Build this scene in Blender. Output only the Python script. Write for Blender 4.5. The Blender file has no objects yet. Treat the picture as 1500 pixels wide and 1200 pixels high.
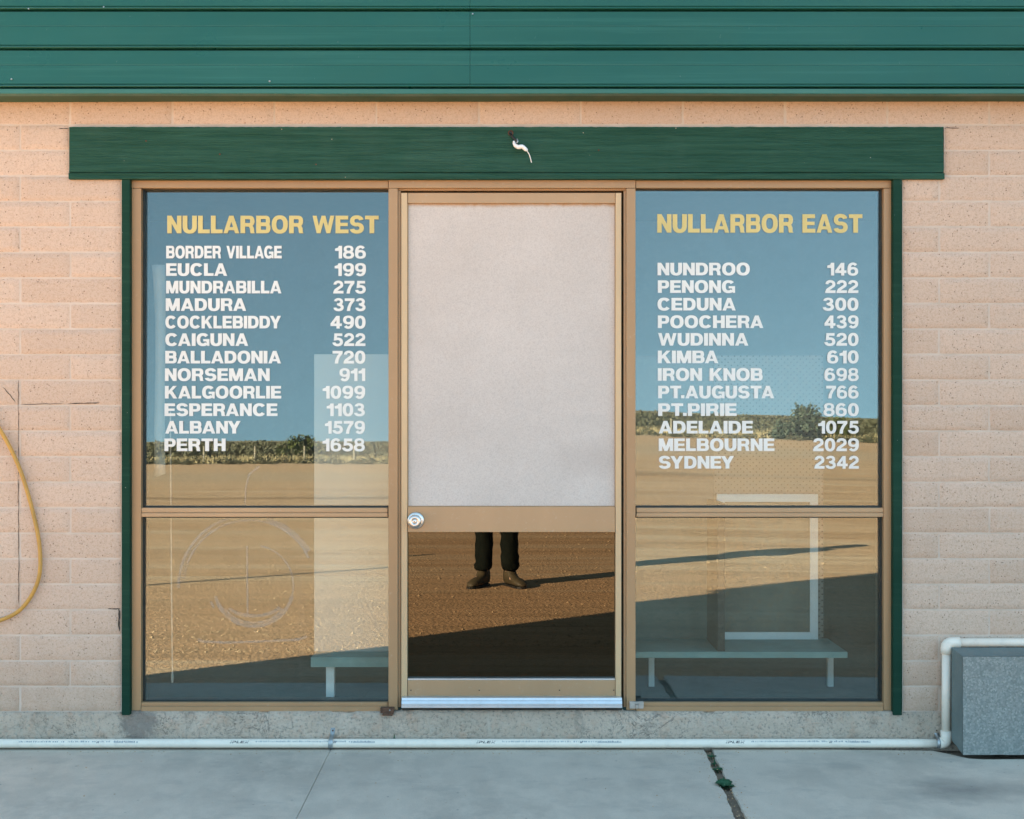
import bpy, bmesh, math, random
from mathutils import Vector, Matrix, noise
R = math.radians
rnd = random.Random(11)
scene = bpy.context.scene
COL = scene.collection

# ------------------------------------------------------------------ camera, sky, sun, exposure
F, D0, HC = 1814.0, 4.85, 1.265          # focal length in photo pixels, distance to the wall, lens height
HY = 622.0                               # eye level in the photo
cam_d = bpy.data.cameras.new('camera'); cam = bpy.data.objects.new('camera', cam_d); COL.objects.link(cam)
cam.location = (0, -D0, HC); cam.rotation_euler = (R(90), 0, 0)
cam_d.sensor_width = 36; cam_d.lens = F/1500*36; cam_d.shift_y = (HY-600)/1500
cam_d.clip_start = 0.03; cam_d.clip_end = 9000
scene.camera = cam

SUN_EL = R(20)
to_sun = Vector((-0.788, 0.615, 0)).normalized()
SUN_AZ = math.atan2(to_sun.x, to_sun.y)
world = bpy.data.worlds.new('World'); scene.world = world; world.use_nodes = True
wn = world.node_tree.nodes; wl = world.node_tree.links
bg = wn['Background']; sky = wn.new('ShaderNodeTexSky'); sky.sky_type = 'NISHITA'; sky.sun_disc = False
sky.sun_elevation = SUN_EL; sky.sun_rotation = SUN_AZ
sky.air_density = 1.0; sky.dust_density = 0.0; sky.ozone_density = 5.0
# the dry inland air is clear right down to the horizon: the dome is read a little above its own height, and warmed as on the film
wtc = wn.new('ShaderNodeTexCoord'); wma = wn.new('ShaderNodeVectorMath'); wma.operation = 'MULTIPLY_ADD'
wma.inputs[1].default_value = (1, 1, .85); wma.inputs[2].default_value = (0, 0, .30)
wno = wn.new('ShaderNodeVectorMath'); wno.operation = 'NORMALIZE'
wti = wn.new('ShaderNodeMix'); wti.data_type = 'RGBA'; wti.blend_type = 'MULTIPLY'; wti.inputs[0].default_value = 1; wti.inputs[7].default_value = (1.08, .82, .52, 1)
wl.new(wtc.outputs['Generated'], wma.inputs[0]); wl.new(wma.outputs[0], wno.inputs[0]); wl.new(wno.outputs[0], sky.inputs[0])
wl.new(sky.outputs[0], wti.inputs[6]); wl.new(wti.outputs[2], bg.inputs[0]); bg.inputs[1].default_value = 0.135
sun_d = bpy.data.lights.new('sun', 'SUN'); sun = bpy.data.objects.new('sun', sun_d); COL.objects.link(sun)
sun_d.energy = 5.0; sun_d.angle = R(0.5); sun_d.color = (1.0, 0.85, 0.64)
sv = Vector((to_sun.x*math.cos(SUN_EL), to_sun.y*math.cos(SUN_EL), math.sin(SUN_EL)))
sun.rotation_euler = sv.to_track_quat('Z', 'Y').to_euler()
sun.location = (-20, 15, 12)
scene.view_settings.view_transform = 'Standard'; scene.view_settings.look = 'None'
scene.view_settings.exposure = 3.07; scene.view_settings.gamma = 1.0
scene.cycles.use_denoising = True
scene.cycles.max_bounces = 10; scene.cycles.transparent_max_bounces = 16
scene.cycles.caustics_reflective = False

# ------------------------------------------------------------------ helpers
def W(px, py, y=0.0):
    d = D0 + y
    return Vector(((px-750)*d/F, y, HC + (HY-py)*d/F))
def WX(px, y=0.0): return (px-750)*(D0+y)/F
def WZ(py, y=0.0): return HC + (HY-py)*(D0+y)/F

def thing(name, label, cat, loc=(0,0,0), group=None, kind=None):
    o = bpy.data.objects.new(name, None); COL.objects.link(o); o.location = loc
    o.empty_display_size = .1
    tag(o, label, cat, group, kind); return o
def tag(o, label=None, cat=None, group=None, kind=None):
    if label: o['label'] = label
    if cat: o['category'] = cat
    if group: o['group'] = group
    if kind: o['kind'] = kind
    return o
def place(o, parent):
    """parent a mesh written in world coordinates"""
    o.parent = parent
    off = Vector((0,0,0)); p = parent
    while p is not None:
        off += p.location; p = p.parent
    o.matrix_parent_inverse = Matrix.Translation(-off) if parent.type == 'EMPTY' else Matrix.Identity(4)
def obj(name, bm, mat, parent=None, smooth=False, bevel=0, world=True, subsurf=0, solid=0):
    me = bpy.data.meshes.new(name)
    if isinstance(bm, bmesh.types.BMesh):
        bm.normal_update(); bm.to_mesh(me); bm.free()
    else:
        me.from_pydata(*bm); me.update()
    o = bpy.data.objects.new(name, me); COL.objects.link(o)
    for m in (mat if isinstance(mat, (list, tuple)) else [mat]): me.materials.append(m)
    if smooth:
        for p in me.polygons: p.use_smooth = True
    if parent is not None:
        if world: place(o, parent)
        else: o.parent = parent
    if solid:
        s = o.modifiers.new('solid', 'SOLIDIFY'); s.thickness = solid; s.offset = 0
    if bevel:
        b = o.modifiers.new('bevel', 'BEVEL'); b.width = bevel; b.segments = 2; b.limit_method = 'ANGLE'; b.angle_limit = R(50)
    if subsurf:
        s = o.modifiers.new('subsurf', 'SUBSURF'); s.levels = subsurf; s.render_levels = subsurf
    return o
def NB(): return bmesh.new()
def box(bm, x0, x1, y0, y1, z0, z1):
    v = [bm.verts.new((x, y, z)) for x in (x0, x1) for y in (y0, y1) for z in (z0, z1)]
    for f in ((0,1,3,2),(4,6,7,5),(0,4,5,1),(2,3,7,6),(0,2,6,4),(1,5,7,3)):
        bm.faces.new([v[i] for i in f])
def pbox(bm, p0, p1, q0, q1, yf, yb, dz0=0, dz1=0):
    """box whose front face (at depth yf) covers photo columns p0..p1, rows q0..q1"""
    box(bm, WX(p0, yf), WX(p1, yf), yf, yb, WZ(q1, yf), WZ(q0, yf))
def prism_x(bm, prof, x0, x1):
    """extrude a closed (y,z) profile along x"""
    a = [bm.verts.new((x0, y, z)) for y, z in prof]; b = [bm.verts.new((x1, y, z)) for y, z in prof]
    n = len(prof)
    for i in range(n):
        bm.faces.new((a[i], a[(i+1) % n], b[(i+1) % n], b[i]))
    bm.faces.new(a[::-1]); bm.faces.new(b)
    bmesh.ops.recalc_face_normals(bm, faces=bm.faces)
def tube(bm, pts, rad, seg=12, cap=True, closed=False):
    pts = [Vector(p) for p in pts]; n = len(pts)
    rr = rad if isinstance(rad, (list, tuple)) else [rad]*n
    rings = []; up = None
    for i, p in enumerate(pts):
        if closed: t = (pts[(i+1) % n]-pts[i-1]).normalized()
        else: t = (pts[min(i+1, n-1)]-pts[max(i-1, 0)]).normalized()
        if up is None:
            up = Vector((0,0,1)) if abs(t.z) < .9 else Vector((1,0,0))
        s = t.cross(up).normalized(); up = s.cross(t).normalized()
        rings.append([bm.verts.new(p + rr[i]*(math.cos(2*math.pi*k/seg)*s + math.sin(2*math.pi*k/seg)*up)) for k in range(seg)])
    for i in range(n if closed else n-1):
        a, b = rings[i], rings[(i+1) % n]
        for k in range(seg):
            bm.faces.new((a[k], a[(k+1) % seg], b[(k+1) % seg], b[k]))
    if cap and not closed:
        bm.faces.new(rings[0][::-1]); bm.faces.new(rings[-1])
def loft(bm, rings, cap=True):
    vs = [[bm.verts.new(p) for p in r] for r in rings]
    for a, b in zip(vs, vs[1:]):
        n = len(a)
        for k in range(n): bm.faces.new((a[k], a[(k+1) % n], b[(k+1) % n], b[k]))
    if cap: bm.faces.new(vs[0][::-1]); bm.faces.new(vs[-1])
    bmesh.ops.recalc_face_normals(bm, faces=bm.faces)
def ell(c, rx, ry, n=20, e=1.0, rot=0, tilt=0):
    out = []
    for k in range(n):
        a = 2*math.pi*k/n
        ca, sa = math.cos(a), math.sin(a)
        x = rx*math.copysign(abs(ca)**e, ca); y = ry*math.copysign(abs(sa)**e, sa)
        out.append(Vector((c[0]+x*math.cos(rot)-y*math.sin(rot), c[1]+x*math.sin(rot)+y*math.cos(rot), c[2]+tilt*y)))
    return out
def catmull(p, n=8, closed=False):
    p = [Vector(q) for q in p]; out = []; m = len(p)
    for i in range(m if closed else m-1):
        g = (lambda j: p[j % m]) if closed else (lambda j: p[max(0, min(m-1, j))])
        a, b, c, d = g(i-1), g(i), g(i+1), g(i+2)
        for k in range(n):
            t = k/n
            out.append(.5*((2*b)+(c-a)*t+(2*a-5*b+4*c-d)*t*t+(3*b-a-3*c+d)*t**3))
    if not closed: out.append(p[-1])
    return out

# ------------------------------------------------------------------ materials
class NT:
    def __init__(s, name):
        s.m = bpy.data.materials.new(name); s.m.use_nodes = True
        s.t = s.m.node_tree; s.n = s.t.nodes; s.b = s.n['Principled BSDF']; s.out = s.n['Material Output']
        tc = s.n.new('ShaderNodeTexCoord'); s.co = tc.outputs['Object']
    def link(s, a, b): s.t.links.new(a, b)
    def map(s, sc=(1,1,1), rot=(0,0,0), loc=(0,0,0), src=None):
        m = s.n.new('ShaderNodeMapping'); m.inputs['Scale'].default_value = sc
        m.inputs['Rotation'].default_value = rot; m.inputs['Location'].default_value = loc
        s.link(src or s.co, m.inputs[0]); return m.outputs[0]
    def noise(s, scale, detail=4, rough=.55, co=None, dist=0):
        x = s.n.new('ShaderNodeTexNoise'); x.inputs['Scale'].default_value = scale; x.inputs['Detail'].default_value = detail
        x.inputs['Roughness'].default_value = rough; x.inputs['Distortion'].default_value = dist
        s.link(co or s.co, x.inputs['Vector']); return x.outputs[0]
    def voro(s, scale, feat='F1', co=None, out='Distance'):
        x = s.n.new('ShaderNodeTexVoronoi'); x.feature = feat; x.inputs['Scale'].default_value = scale
        s.link(co or s.co, x.inputs['Vector']); return x.outputs[out]
    def ramp(s, f, stops, interp='LINEAR'):
        r = s.n.new('ShaderNodeValToRGB'); r.color_ramp.interpolation = interp
        e = r.color_ramp.elements
        while len(e) < len(stops): e.new(.5)
        for i, (p, c) in enumerate(stops):
            e[i].position = p
            e[i].color = (*c, 1) if isinstance(c, (tuple, list)) else (c, c, c, 1)
        s.link(f, r.inputs[0]); return r.outputs[0]
    def mix(s, f, a, b, mode='MIX'):
        x = s.n.new('ShaderNodeMix'); x.data_type = 'RGBA'; x.blend_type = mode
        for v, i in ((f, 0), (a, 6), (b, 7)):
            if isinstance(v, (int, float)): x.inputs[i].default_value = v if i == 0 else (v, v, v, 1)
            elif isinstance(v, (tuple, list)): x.inputs[i].default_value = (*v, 1)
            else: s.link(v, x.inputs[i])
        return x.outputs[2]
    def math(s, op, a, b=0.0):
        x = s.n.new('ShaderNodeMath'); x.operation = op
        for v, i in ((a, 0), (b, 1)):
            if isinstance(v, (int, float)): x.inputs[i].default_value = v
            else: s.link(v, x.inputs[i])
        return x.outputs[0]
    def base(s, c):
        if isinstance(c, (tuple, list)): s.b.inputs['Base Color'].default_value = (*c, 1)
        else: s.link(c, s.b.inputs['Base Color'])
    def rough(s, v):
        if isinstance(v, (int, float)): s.b.inputs['Roughness'].default_value = v
        else: s.link(v, s.b.inputs['Roughness'])
    def bump(s, h, strength=.3, dist=.01):
        b = s.n.new('ShaderNodeBump'); b.inputs['Strength'].default_value = strength; b.inputs['Distance'].default_value = dist
        s.link(h, b.inputs['Height']); s.link(b.outputs[0], s.b.inputs['Normal'])
    def spec(s, v): s.b.inputs['Specular IOR Level'].default_value = v
    def metal(s, v): s.b.inputs['Metallic'].default_value = v

def dirty(name, c, rough=.6, var=.12, scale=6, dust=(.45,.38,.3), dustamt=.12, bump=.1, bscale=120, metal=0, spec=.5):
    t = NT(name)
    n1 = t.noise(scale, 6); n2 = t.noise(scale*7, 5, .65)
    col = t.mix(t.ramp(n1, [(.3, 0.), (.7, 1.)]), tuple(x*(1-var) for x in c), tuple(min(1, x*(1+var)) for x in c))
    col = t.mix(t.math('MULTIPLY', t.ramp(n2, [(.5, 0.), (.75, 1.)]), dustamt), col, dust)
    t.base(col); t.rough(rough); t.metal(metal); t.spec(spec)
    if bump: t.bump(t.noise(bscale, 4), bump, .002)
    return t.m

def m_block():
    t = NT('pink_split_block')
    a = t.n.new('ShaderNodeAttribute'); a.attribute_name = 'tint'
    base = t.mix(a.outputs['Fac'], (.575,.435,.34), (.645,.50,.40))
    big = t.noise(1.3, 4)
    base = t.mix(t.ramp(big, [(.35, .0), (.7, .35)]), base, (.665,.525,.425))
    fine = t.noise(170, 4, .7)
    base = t.mix(t.ramp(fine, [(.32, .6), (.5, 0.)]), base, (.40,.27,.18))
    base = t.mix(t.ramp(t.noise(75, 3, .6), [(.36, .4), (.5, 0.)]), base, (.47,.33,.24))
    base = t.mix(t.ramp(t.noise(240, 2, .6), [(.6, 0.), (.78, .5)]), base, (.80,.68,.56))
    pits = t.voro(75); sel = t.ramp(t.noise(31, 3), [(.46, 0.), (.58, 1.)])
    pm = t.math('MULTIPLY', t.ramp(pits, [(.13, 1.), (.24, 0.)]), sel)
    base = t.mix(t.math('MULTIPLY', pm, .75), base, (.16,.10,.065))
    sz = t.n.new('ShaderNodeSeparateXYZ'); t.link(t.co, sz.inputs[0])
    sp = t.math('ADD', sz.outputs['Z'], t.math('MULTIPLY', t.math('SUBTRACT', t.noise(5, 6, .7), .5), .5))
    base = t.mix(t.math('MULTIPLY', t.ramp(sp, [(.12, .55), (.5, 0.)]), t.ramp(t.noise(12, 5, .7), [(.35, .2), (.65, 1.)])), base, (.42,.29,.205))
    base = t.mix(t.ramp(t.noise(2.4, 6, .7, t.map((1.6, 1, .5))), [(.57, 0.), (.75, .35)]), base, (.45,.34,.265))
    t.base(base); t.rough(.92); t.spec(.15)
    h = t.mix(pm, t.noise(130, 5, .7), 0.0)
    t.bump(h, .45, .006)
    return t.m
def m_mortar():
    t = NT('grey_mortar')
    n = t.noise(9, 5)
    t.base(t.mix(t.ramp(n, [(.35, 0.), (.65, 1.)]), (.56,.465,.385), (.64,.545,.465)))
    t.rough(.95); t.spec(.1); t.bump(t.noise(180, 4), .4, .004); return t.m
def m_plinth():
    t = NT('cast_concrete_footing')
    n = t.noise(3, 6, .65); n2 = t.noise(14, 6, .7); n3 = t.noise(90, 4, .7)
    c = t.mix(t.ramp(n, [(.35, 0.), (.62, 1.)]), (.60,.50,.40), (.76,.63,.51))
    c = t.mix(t.ramp(n2, [(.52, 0.), (.70, .8)]), c, (.68,.47,.34))
    c = t.mix(t.ramp(n3, [(.3, .7), (.48, 0.)]), c, (.20,.175,.15))
    c = t.mix(t.ramp(t.noise(6, 6, .75, None, 1.2), [(.56, 0.), (.66, .6)]), c, (.36,.305,.25))
    g = t.n.new('ShaderNodeVectorMath'); g.operation = 'DISTANCE'; p = W(203, 1062, 0)
    t.link(t.map((1, 0, 1.1)), g.inputs[0]); g.inputs[1].default_value = (p.x, 0, p.z*1.1)
    f = t.math('ADD', g.outputs['Value'], t.math('MULTIPLY', t.math('SUBTRACT', t.noise(22, 6, .75), .5), .16))
    c = t.mix(t.ramp(f, [(.055, .75), (.085, 0.)]), c, (.30,.265,.235))
    vein = t.noise(4.5, 6, .7, None, 1.6)
    c = t.mix(t.math('MULTIPLY', t.ramp(vein, [(.485, 0.), (.5, .8), (.515, 0.)]), t.ramp(t.noise(2.7, 3), [(.52, 0.), (.6, 1.)])), c, (.13,.115,.10))
    c = t.mix(t.ramp(t.noise(30, 5, .7, t.map((1, 1, .25))), [(.56, 0.), (.72, .55)]), c, (.70,.65,.56))
    t.base(c); t.rough(.95); t.spec(.15)
    t.bump(t.math('ADD', t.math('MULTIPLY', t.noise(28, 6, .7), 1.4), t.math('MULTIPLY', n3, .6)), 1.0, .018); return t.m
def m_pave():
    t = NT('trowelled_concrete')
    n = t.noise(1.6, 6, .6); n2 = t.noise(9, 6, .65, t.map((1, .6, 1), (0, 0, .5))); n3 = t.noise(220, 3, .7)
    c = t.mix(t.ramp(n, [(.32, 0.), (.68, 1.)]), (.50,.445,.375), (.67,.595,.50))
    c = t.mix(t.ramp(n2, [(.44, 0.), (.66, .75)]), c, (.70,.62,.52))
    c = t.mix(t.ramp(n3, [(.28, .5), (.48, 0.)]), c, (.33,.305,.27))
    c = t.mix(t.ramp(t.noise(4, 6, .7, t.map((1, 1.8, 1), (0, 0, -.4))), [(.52, 0.), (.72, .5)]), c, (.37,.345,.31))
    c = t.mix(t.ramp(t.voro(11), [(.03, .6), (.06, 0.)]), c, (.17,.16,.15))
    # the damp, darker stain by the speckled box (a mark of its own on the slab)
    g = t.n.new('ShaderNodeVectorMath'); g.operation = 'DISTANCE'
    t.link(t.map((.85, 1.5, 1)), g.inputs[0]); g.inputs[1].default_value = (1.60*.85, -.56*1.5, 0)
    f = t.math('ADD', g.outputs['Value'], t.math('MULTIPLY', t.math('SUBTRACT', t.noise(7, 5), .5), .35))
    c = t.mix(t.ramp(f, [(.02, .62), (.27, 0.)]), c, (.15,.15,.145))
    t.base(c); t.rough(.8); t.spec(.3)
    t.bump(t.math('ADD', t.math('MULTIPLY', n2, .6), t.math('MULTIPLY', n3, .35)), .35, .006); return t.m
def m_gravel():
    t = NT('tan_gravel')
    big = t.noise(.18, 5, .6, t.map((1, 3.2, 1))); mid = t.noise(1.2, 5, .6, t.map((1, 5, 1))); n3 = t.noise(26, 5, .7)
    c = t.mix(t.ramp(big, [(.35, 0.), (.65, 1.)]), (.60,.345,.185), (.69,.43,.25))
    c = t.mix(t.ramp(mid, [(.45, 0.), (.7, .55)]), c, (.42,.26,.14))
    c = t.mix(t.ramp(n3, [(.35, .6), (.5, 0.)]), c, (.34,.21,.11))
    c = t.mix(t.ramp(t.voro(32, out='Distance'), [(.1, .3), (.22, 0.)]), c, (.62,.47,.31))
    # pale graded track and the scrub soil farther off
    sx = t.n.new('ShaderNodeSeparateXYZ'); t.link(t.co, sx.inputs[0])
    yy = t.math('ADD', sx.outputs['Y'], t.math('MULTIPLY', t.noise(.25, 4), 3.0))
    tr = t.ramp(t.math('MULTIPLY', yy, -.01), [(.30, 0.), (.34, .55), (.40, .55), (.46, 0.)])
    c = t.mix(tr, c, (.50,.36,.235))
    tr2 = t.ramp(t.math('MULTIPLY', yy, -.01), [(.195, 0.), (.205, .7), (.215, 0.)])
    c = t.mix(tr2, c, (.27,.165,.09))
    far = t.ramp(t.math('MULTIPLY', yy, -.01), [(.60, 0.), (.63, 1.)])
    # wheel tracks pressed into the yard
    wt = t.ramp(t.noise(1, 4, .6, t.map((.05, 2.6, 1), (0, 0, .10))), [(.50, 0.), (.56, .38), (.60, 0.)])
    c = t.mix(wt, c, (.36,.215,.11))
    wt2 = t.ramp(t.noise(1, 4, .6, t.map((.04, 1.3, 1), (0, 0, -.06), (3, 7, 0))), [(.53, 0.), (.60, .5), (.68, 0.)])
    c = t.mix(wt2, c, (.68,.50,.33))
    soil = t.mix(t.ramp(t.noise(.35, 6, .7), [(.4, 0.), (.6, 1.)]), (.20,.16,.085), (.37,.28,.16))
    c = t.mix(far, c, soil)
    t.base(c); t.rough(.95); t.spec(.1)
    h = t.math('ADD', t.math('MULTIPLY', t.noise(18, 6, .75), .7), t.math('MULTIPLY', t.voro(40), .5))
    t.bump(h, .6, .02); return t.m
def m_lintel():
    t = NT('green_painted_timber')
    gr = t.noise(1, 6, .7, t.map((2.2, 60, 60)), .6); gr2 = t.noise(1, 3, .6, t.map((6, 200, 220)))
    c = t.mix(t.ramp(gr, [(.35, 0.), (.65, 1.)]), (.014,.066,.044), (.030,.104,.074))
    c = t.mix(t.ramp(t.noise(2.0, 5, .6), [(.5, 0.), (.75, .35)]), c, (.075,.15,.12))
    sp = t.ramp(t.voro(19), [(.03, 1.), (.05, 0.)]); sl = t.ramp(t.noise(9, 2), [(.52, 0.), (.56, 1.)])
    c = t.mix(t.math('MULTIPLY', sp, sl), c, (.42,.37,.28))
    t.base(c); t.rough(.7); t.spec(.18)
    t.bump(t.math('ADD', gr, t.math('MULTIPLY', gr2, .8)), .9, .009); return t.m
def m_green(name, c0, c1, chips=.5, rough=.45, sp=.3):
    t = NT(name)
    n = t.noise(1.1, 5, .6, t.map((.6, 1, 2.2)))
    c = t.mix(t.ramp(n, [(.3, 0.), (.7, 1.)]), c0, c1)
    st = t.noise(2.5, 5, .65, t.map((.35, 1, 22)))
    c = t.mix(t.ramp(st, [(.52, 0.), (.75, .22)]), c, tuple(min(1, v*1.7+.03) for v in c1))
    v = t.ramp(t.noise(70, 4, .7, t.map((1, 1, .4))), [(.70, 0.), (.74, chips)])
    c = t.mix(v, c, (.55,.58,.55))
    t.base(c); t.rough(t.ramp(t.noise(5, 4), [(.3, rough-.08), (.7, rough+.12)])); t.spec(sp)
    t.bump(t.noise(14, 3), .05, .004); return t.m
def m_alu(name, c, rough=.42):
    t = NT(name)
    n = t.noise(2.5, 5, .6, t.map((1, 1, .35))); n2 = t.noise(60, 4, .7)
    col = t.mix(t.ramp(n, [(.3, 0.), (.7, 1.)]), tuple(v*.9 for v in c), tuple(v*1.08 for v in c))
    col = t.mix(t.ramp(n2, [(.60, 0.), (.76, .35)]), col, (.52,.46,.38))
    sx = t.n.new('ShaderNodeSeparateXYZ'); t.link(t.co, sx.inputs[0])
    t.base(col); t.rough(rough); t.spec(.5); t.metal(.15)
    t.bump(t.noise(240, 3), .05, .001); return t.m
def m_panel():
    t = NT('weathered_grey_board')
    n = t.noise(2.2, 5, .6); n3 = t.noise(210, 3, .75); st = t.noise(2, 5, .6, t.map((.6, 1, 3.4)))
    c = t.mix(t.ramp(n, [(.35, 0.), (.7, 1.)]), (.575,.53,.49), (.635,.59,.55))
    c = t.mix(t.ramp(n3, [(.3, .4), (.52, 0.)]), c, (.34,.30,.29))
    c = t.mix(t.ramp(n3, [(.56, 0.), (.75, .4)]), c, (.74,.71,.69))
    c = t.mix(t.ramp(st, [(.55, 0.), (.78, .22)]), c, (.44,.41,.38))
    # rusty run-off along the top edge
    sx = t.n.new('ShaderNodeSeparateXYZ'); t.link(t.co, sx.inputs[0])
    z0 = WZ(298, .04)
    e = t.math('ADD', t.math('SUBTRACT', z0, sx.outputs['Z']), t.math('MULTIPLY', t.math('SUBTRACT', t.noise(16, 5, .7), .5), .03))
    c = t.mix(t.ramp(e, [(.0, .9), (.017, 0.)]), c, (.42,.23,.09))
    # brown smear low on the right
    g = t.n.new('ShaderNodeVectorMath'); g.operation = 'DISTANCE'; p = W(880, 668, .04)
    t.link(t.map((1, 0, 2.6)), g.inputs[0]); g.inputs[1].default_value = (p.x, 0, p.z*2.6)
    f = t.math('ADD', g.outputs['Value'], t.math('MULTIPLY', t.math('SUBTRACT', t.noise(9, 5), .5), .3))
    c = t.mix(t.ramp(f, [(.02, .3), (.26, 0.)]), c, (.36,.31,.28))
    t.base(c); t.rough(.85); t.spec(.2); t.bump(n3, .3, .002); return t.m
def m_glass(name, refl, tint, dust, dustcol=(.75,.75,.72), gcol=(.96,.98,1)):
    t = NT(name); n = t.n; n.remove(t.b)
    tr = n.new('ShaderNodeBsdfTransparent'); tr.inputs[0].default_value = (*tint, 1)
    gl = n.new('ShaderNodeBsdfGlossy'); gl.inputs['Roughness'].default_value = 0.0; gl.inputs[0].default_value = (*gcol, 1)
    df = n.new('ShaderNodeBsdfDiffuse'); df.inputs[0].default_value = (*dustcol, 1)
    m1 = n.new('ShaderNodeMixShader'); m1.inputs[0].default_value = refl
    t.link(tr.outputs[0], m1.inputs[1]); t.link(gl.outputs[0], m1.inputs[2])
    m2 = n.new('ShaderNodeMixShader')
    d = t.math('ADD', t.ramp(t.noise(1.8, 5, .6), [(.35, dust*.6), (.75, dust*1.5)]),
               t.ramp(t.noise(3, 6, .7, t.map((9, 1, .5))), [(.52, 0.), (.78, dust*1.5)]))
    d = t.math('ADD', d, t.ramp(t.voro(26), [(.02, dust*4), (.035, 0.)]))
    t.link(d, m2.inputs[0]); t.link(m1.outputs[0], m2.inputs[1]); t.link(df.outputs[0], m2.inputs[2])
    t.link(m2.outputs[0], t.out.inputs[0]); return t.m
def m_residue():
    t = NT('faint_decal_residue'); n = t.n; n.remove(t.b)
    tr = n.new('ShaderNodeBsdfTransparent'); df = n.new('ShaderNodeBsdfDiffuse'); df.inputs[0].default_value = (.8,.78,.74,1)
    m = n.new('ShaderNodeMixShader'); t.link(t.ramp(t.noise(22, 5, .7), [(.30, .06), (.7, .20)]), m.inputs[0])
    t.link(tr.outputs[0], m.inputs[1]); t.link(df.outputs[0], m.inputs[2]); t.link(m.outputs[0], t.out.inputs[0]); return t.m
def m_speck():
    t = NT('speckled_grey_coating')
    v = t.voro(150, out='Color'); bw = t.n.new('ShaderNodeRGBToBW'); t.link(v, bw.inputs[0])
    n = t.noise(110, 3, .7)
    c = t.ramp(t.math('ADD', t.math('MULTIPLY', bw.outputs[0], .55), t.math('MULTIPLY', n, .45)), [(.3, (.20,.225,.21)), (.5, (.255,.275,.26)), (.75, (.36,.37,.345))])
    c = t.mix(t.ramp(t.noise(3, 4), [(.4, 0.), (.7, .3)]), c, (.2,.22,.21))
    t.base(c); t.rough(.8); t.spec(.3); t.bump(n, .5, .004); return t.m
def m_peg():
    t = NT('perforated_pale_board')
    co = t.map((1/.019, 1, 1/.019), (0, R(45), 0))
    fr = t.n.new('ShaderNodeVectorMath'); fr.operation = 'FRACTION'; t.link(co, fr.inputs[0])
    sb = t.n.new('ShaderNodeVectorMath'); sb.operation = 'SUBTRACT'; t.link(fr.outputs[0], sb.inputs[0]); sb.inputs[1].default_value = (.5, 0, .5)
    ml = t.n.new('ShaderNodeVectorMath'); ml.operation = 'MULTIPLY'; t.link(sb.outputs[0], ml.inputs[0]); ml.inputs[1].default_value = (1, 0, 1)
    ln = t.n.new('ShaderNodeVectorMath'); ln.operation = 'LENGTH'; t.link(ml.outputs[0], ln.inputs[0])
    c = t.mix(t.ramp(ln.outputs['Value'], [(.14, 1.), (.19, 0.)]), (.25,.22,.195), (.01,.01,.01))
    t.base(c); t.rough(.7); return t.m
def m_leaf(name, a, b, sc=3):
    t = NT(name); oi = t.n.new('ShaderNodeObjectInfo')
    c = t.mix(t.ramp(t.noise(sc, 3), [(.35, 0.), (.65, 1.)]), a, b)
    t.base(c); t.rough(.75); t.spec(.2); return t.m

M = {}
M['block'] = m_block(); M['mortar'] = m_mortar(); M['plinth'] = m_plinth(); M['pave'] = m_pave(); M['gravel'] = m_gravel()
M['lintel'] = m_lintel()
M['clad'] = m_green('teal_green_metal_sheet', (.010,.094,.080), (.018,.118,.102), .12, .34)
M['cladtrim'] = m_green('teal_green_trim', (.028,.135,.115), (.05,.175,.15), .9, .40)
M['soffit'] = m_green('dull_green_underside', (.035,.085,.05), (.05,.105,.065), .1, .6)
M['jamb'] = m_green('green_painted_jamb', (.004,.034,.020), (.008,.05,.031), .9, .6, .15)
M['alu'] = m_alu('bronze_anodised_frame', (.40,.25,.13))
M['alu2'] = m_alu('tan_anodised_rail', (.45,.295,.165))
M['alud'] = m_alu('pale_anodised_stile', (.60,.44,.26))
M['gasket'] = dirty('black_glazing_gasket', (.012,.02,.02), .5, .2, dustamt=.06)
M['dark_gap'] = dirty('near_black_gap', (.03,.025,.02), .8)  # near-black of the wall cracks and the threshold base
M['panel'] = m_panel()
M['glass'] = m_glass('dusty_window_glass', .098, (.91,.95,.94), .008, gcol=(.86,.97,.97))
M['dglass'] = m_glass('dark_tinted_door_glass', .07, (.05,.055,.05), .001, gcol=(.95,.9,.75))
M['white'] = dirty('white_vinyl', (.76,.775,.75), .5, .03, dustamt=.05, bump=0)
M['yellow'] = dirty('pale_yellow_vinyl', (.63,.52,.20), .5, .05, dustamt=.05, bump=0)
M['residue'] = m_residue()
M['pvc'] = dirty('white_plastic_pipe', (.90,.82,.70), .35, .04, 4, (.45,.42,.36), .25, .05)
M['ink'] = dirty('grey_pipe_print', (.06,.06,.065), .6, .1, bump=0)
M['inkpale'] = dirty('faded_pipe_print', (.34,.36,.37), .6, .1, bump=0)
M['galv'] = dirty('galvanised_strap', (.42,.45,.46), .4, .2, 30, metal=.7)
M['thresh'] = dirty('mill_aluminium', (.66,.70,.74), .38, .08, 10, dustamt=.2, metal=.75, bump=.05)
M['chrome'] = dirty('satin_chrome', (.72,.69,.66), .34, .05, dustamt=.05, metal=1, bump=0)
M['hose'] = dirty('yellow_rubber_hose', (.50,.275,.055), .5, .15, 12, (.3,.24,.14), .3, .1)
M['speck'] = m_speck()
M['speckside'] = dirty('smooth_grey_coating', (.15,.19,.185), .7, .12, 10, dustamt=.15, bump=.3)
M['dirt'] = dirty('packed_dirt', (.17,.135,.10), .95, .35, 30, (.33,.27,.2), .6, .9, 90)
M['black'] = dirty('black_plastic', (.015,.016,.018), .45, .2)
M['rust'] = dirty('rusted_steel', (.10,.05,.03), .9, .5, 60, (.25,.13,.07), .6, .8)
M['clear'] = dirty('cloudy_plastic', (.42,.38,.34), .4, .2, 40, bump=.4)
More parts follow.
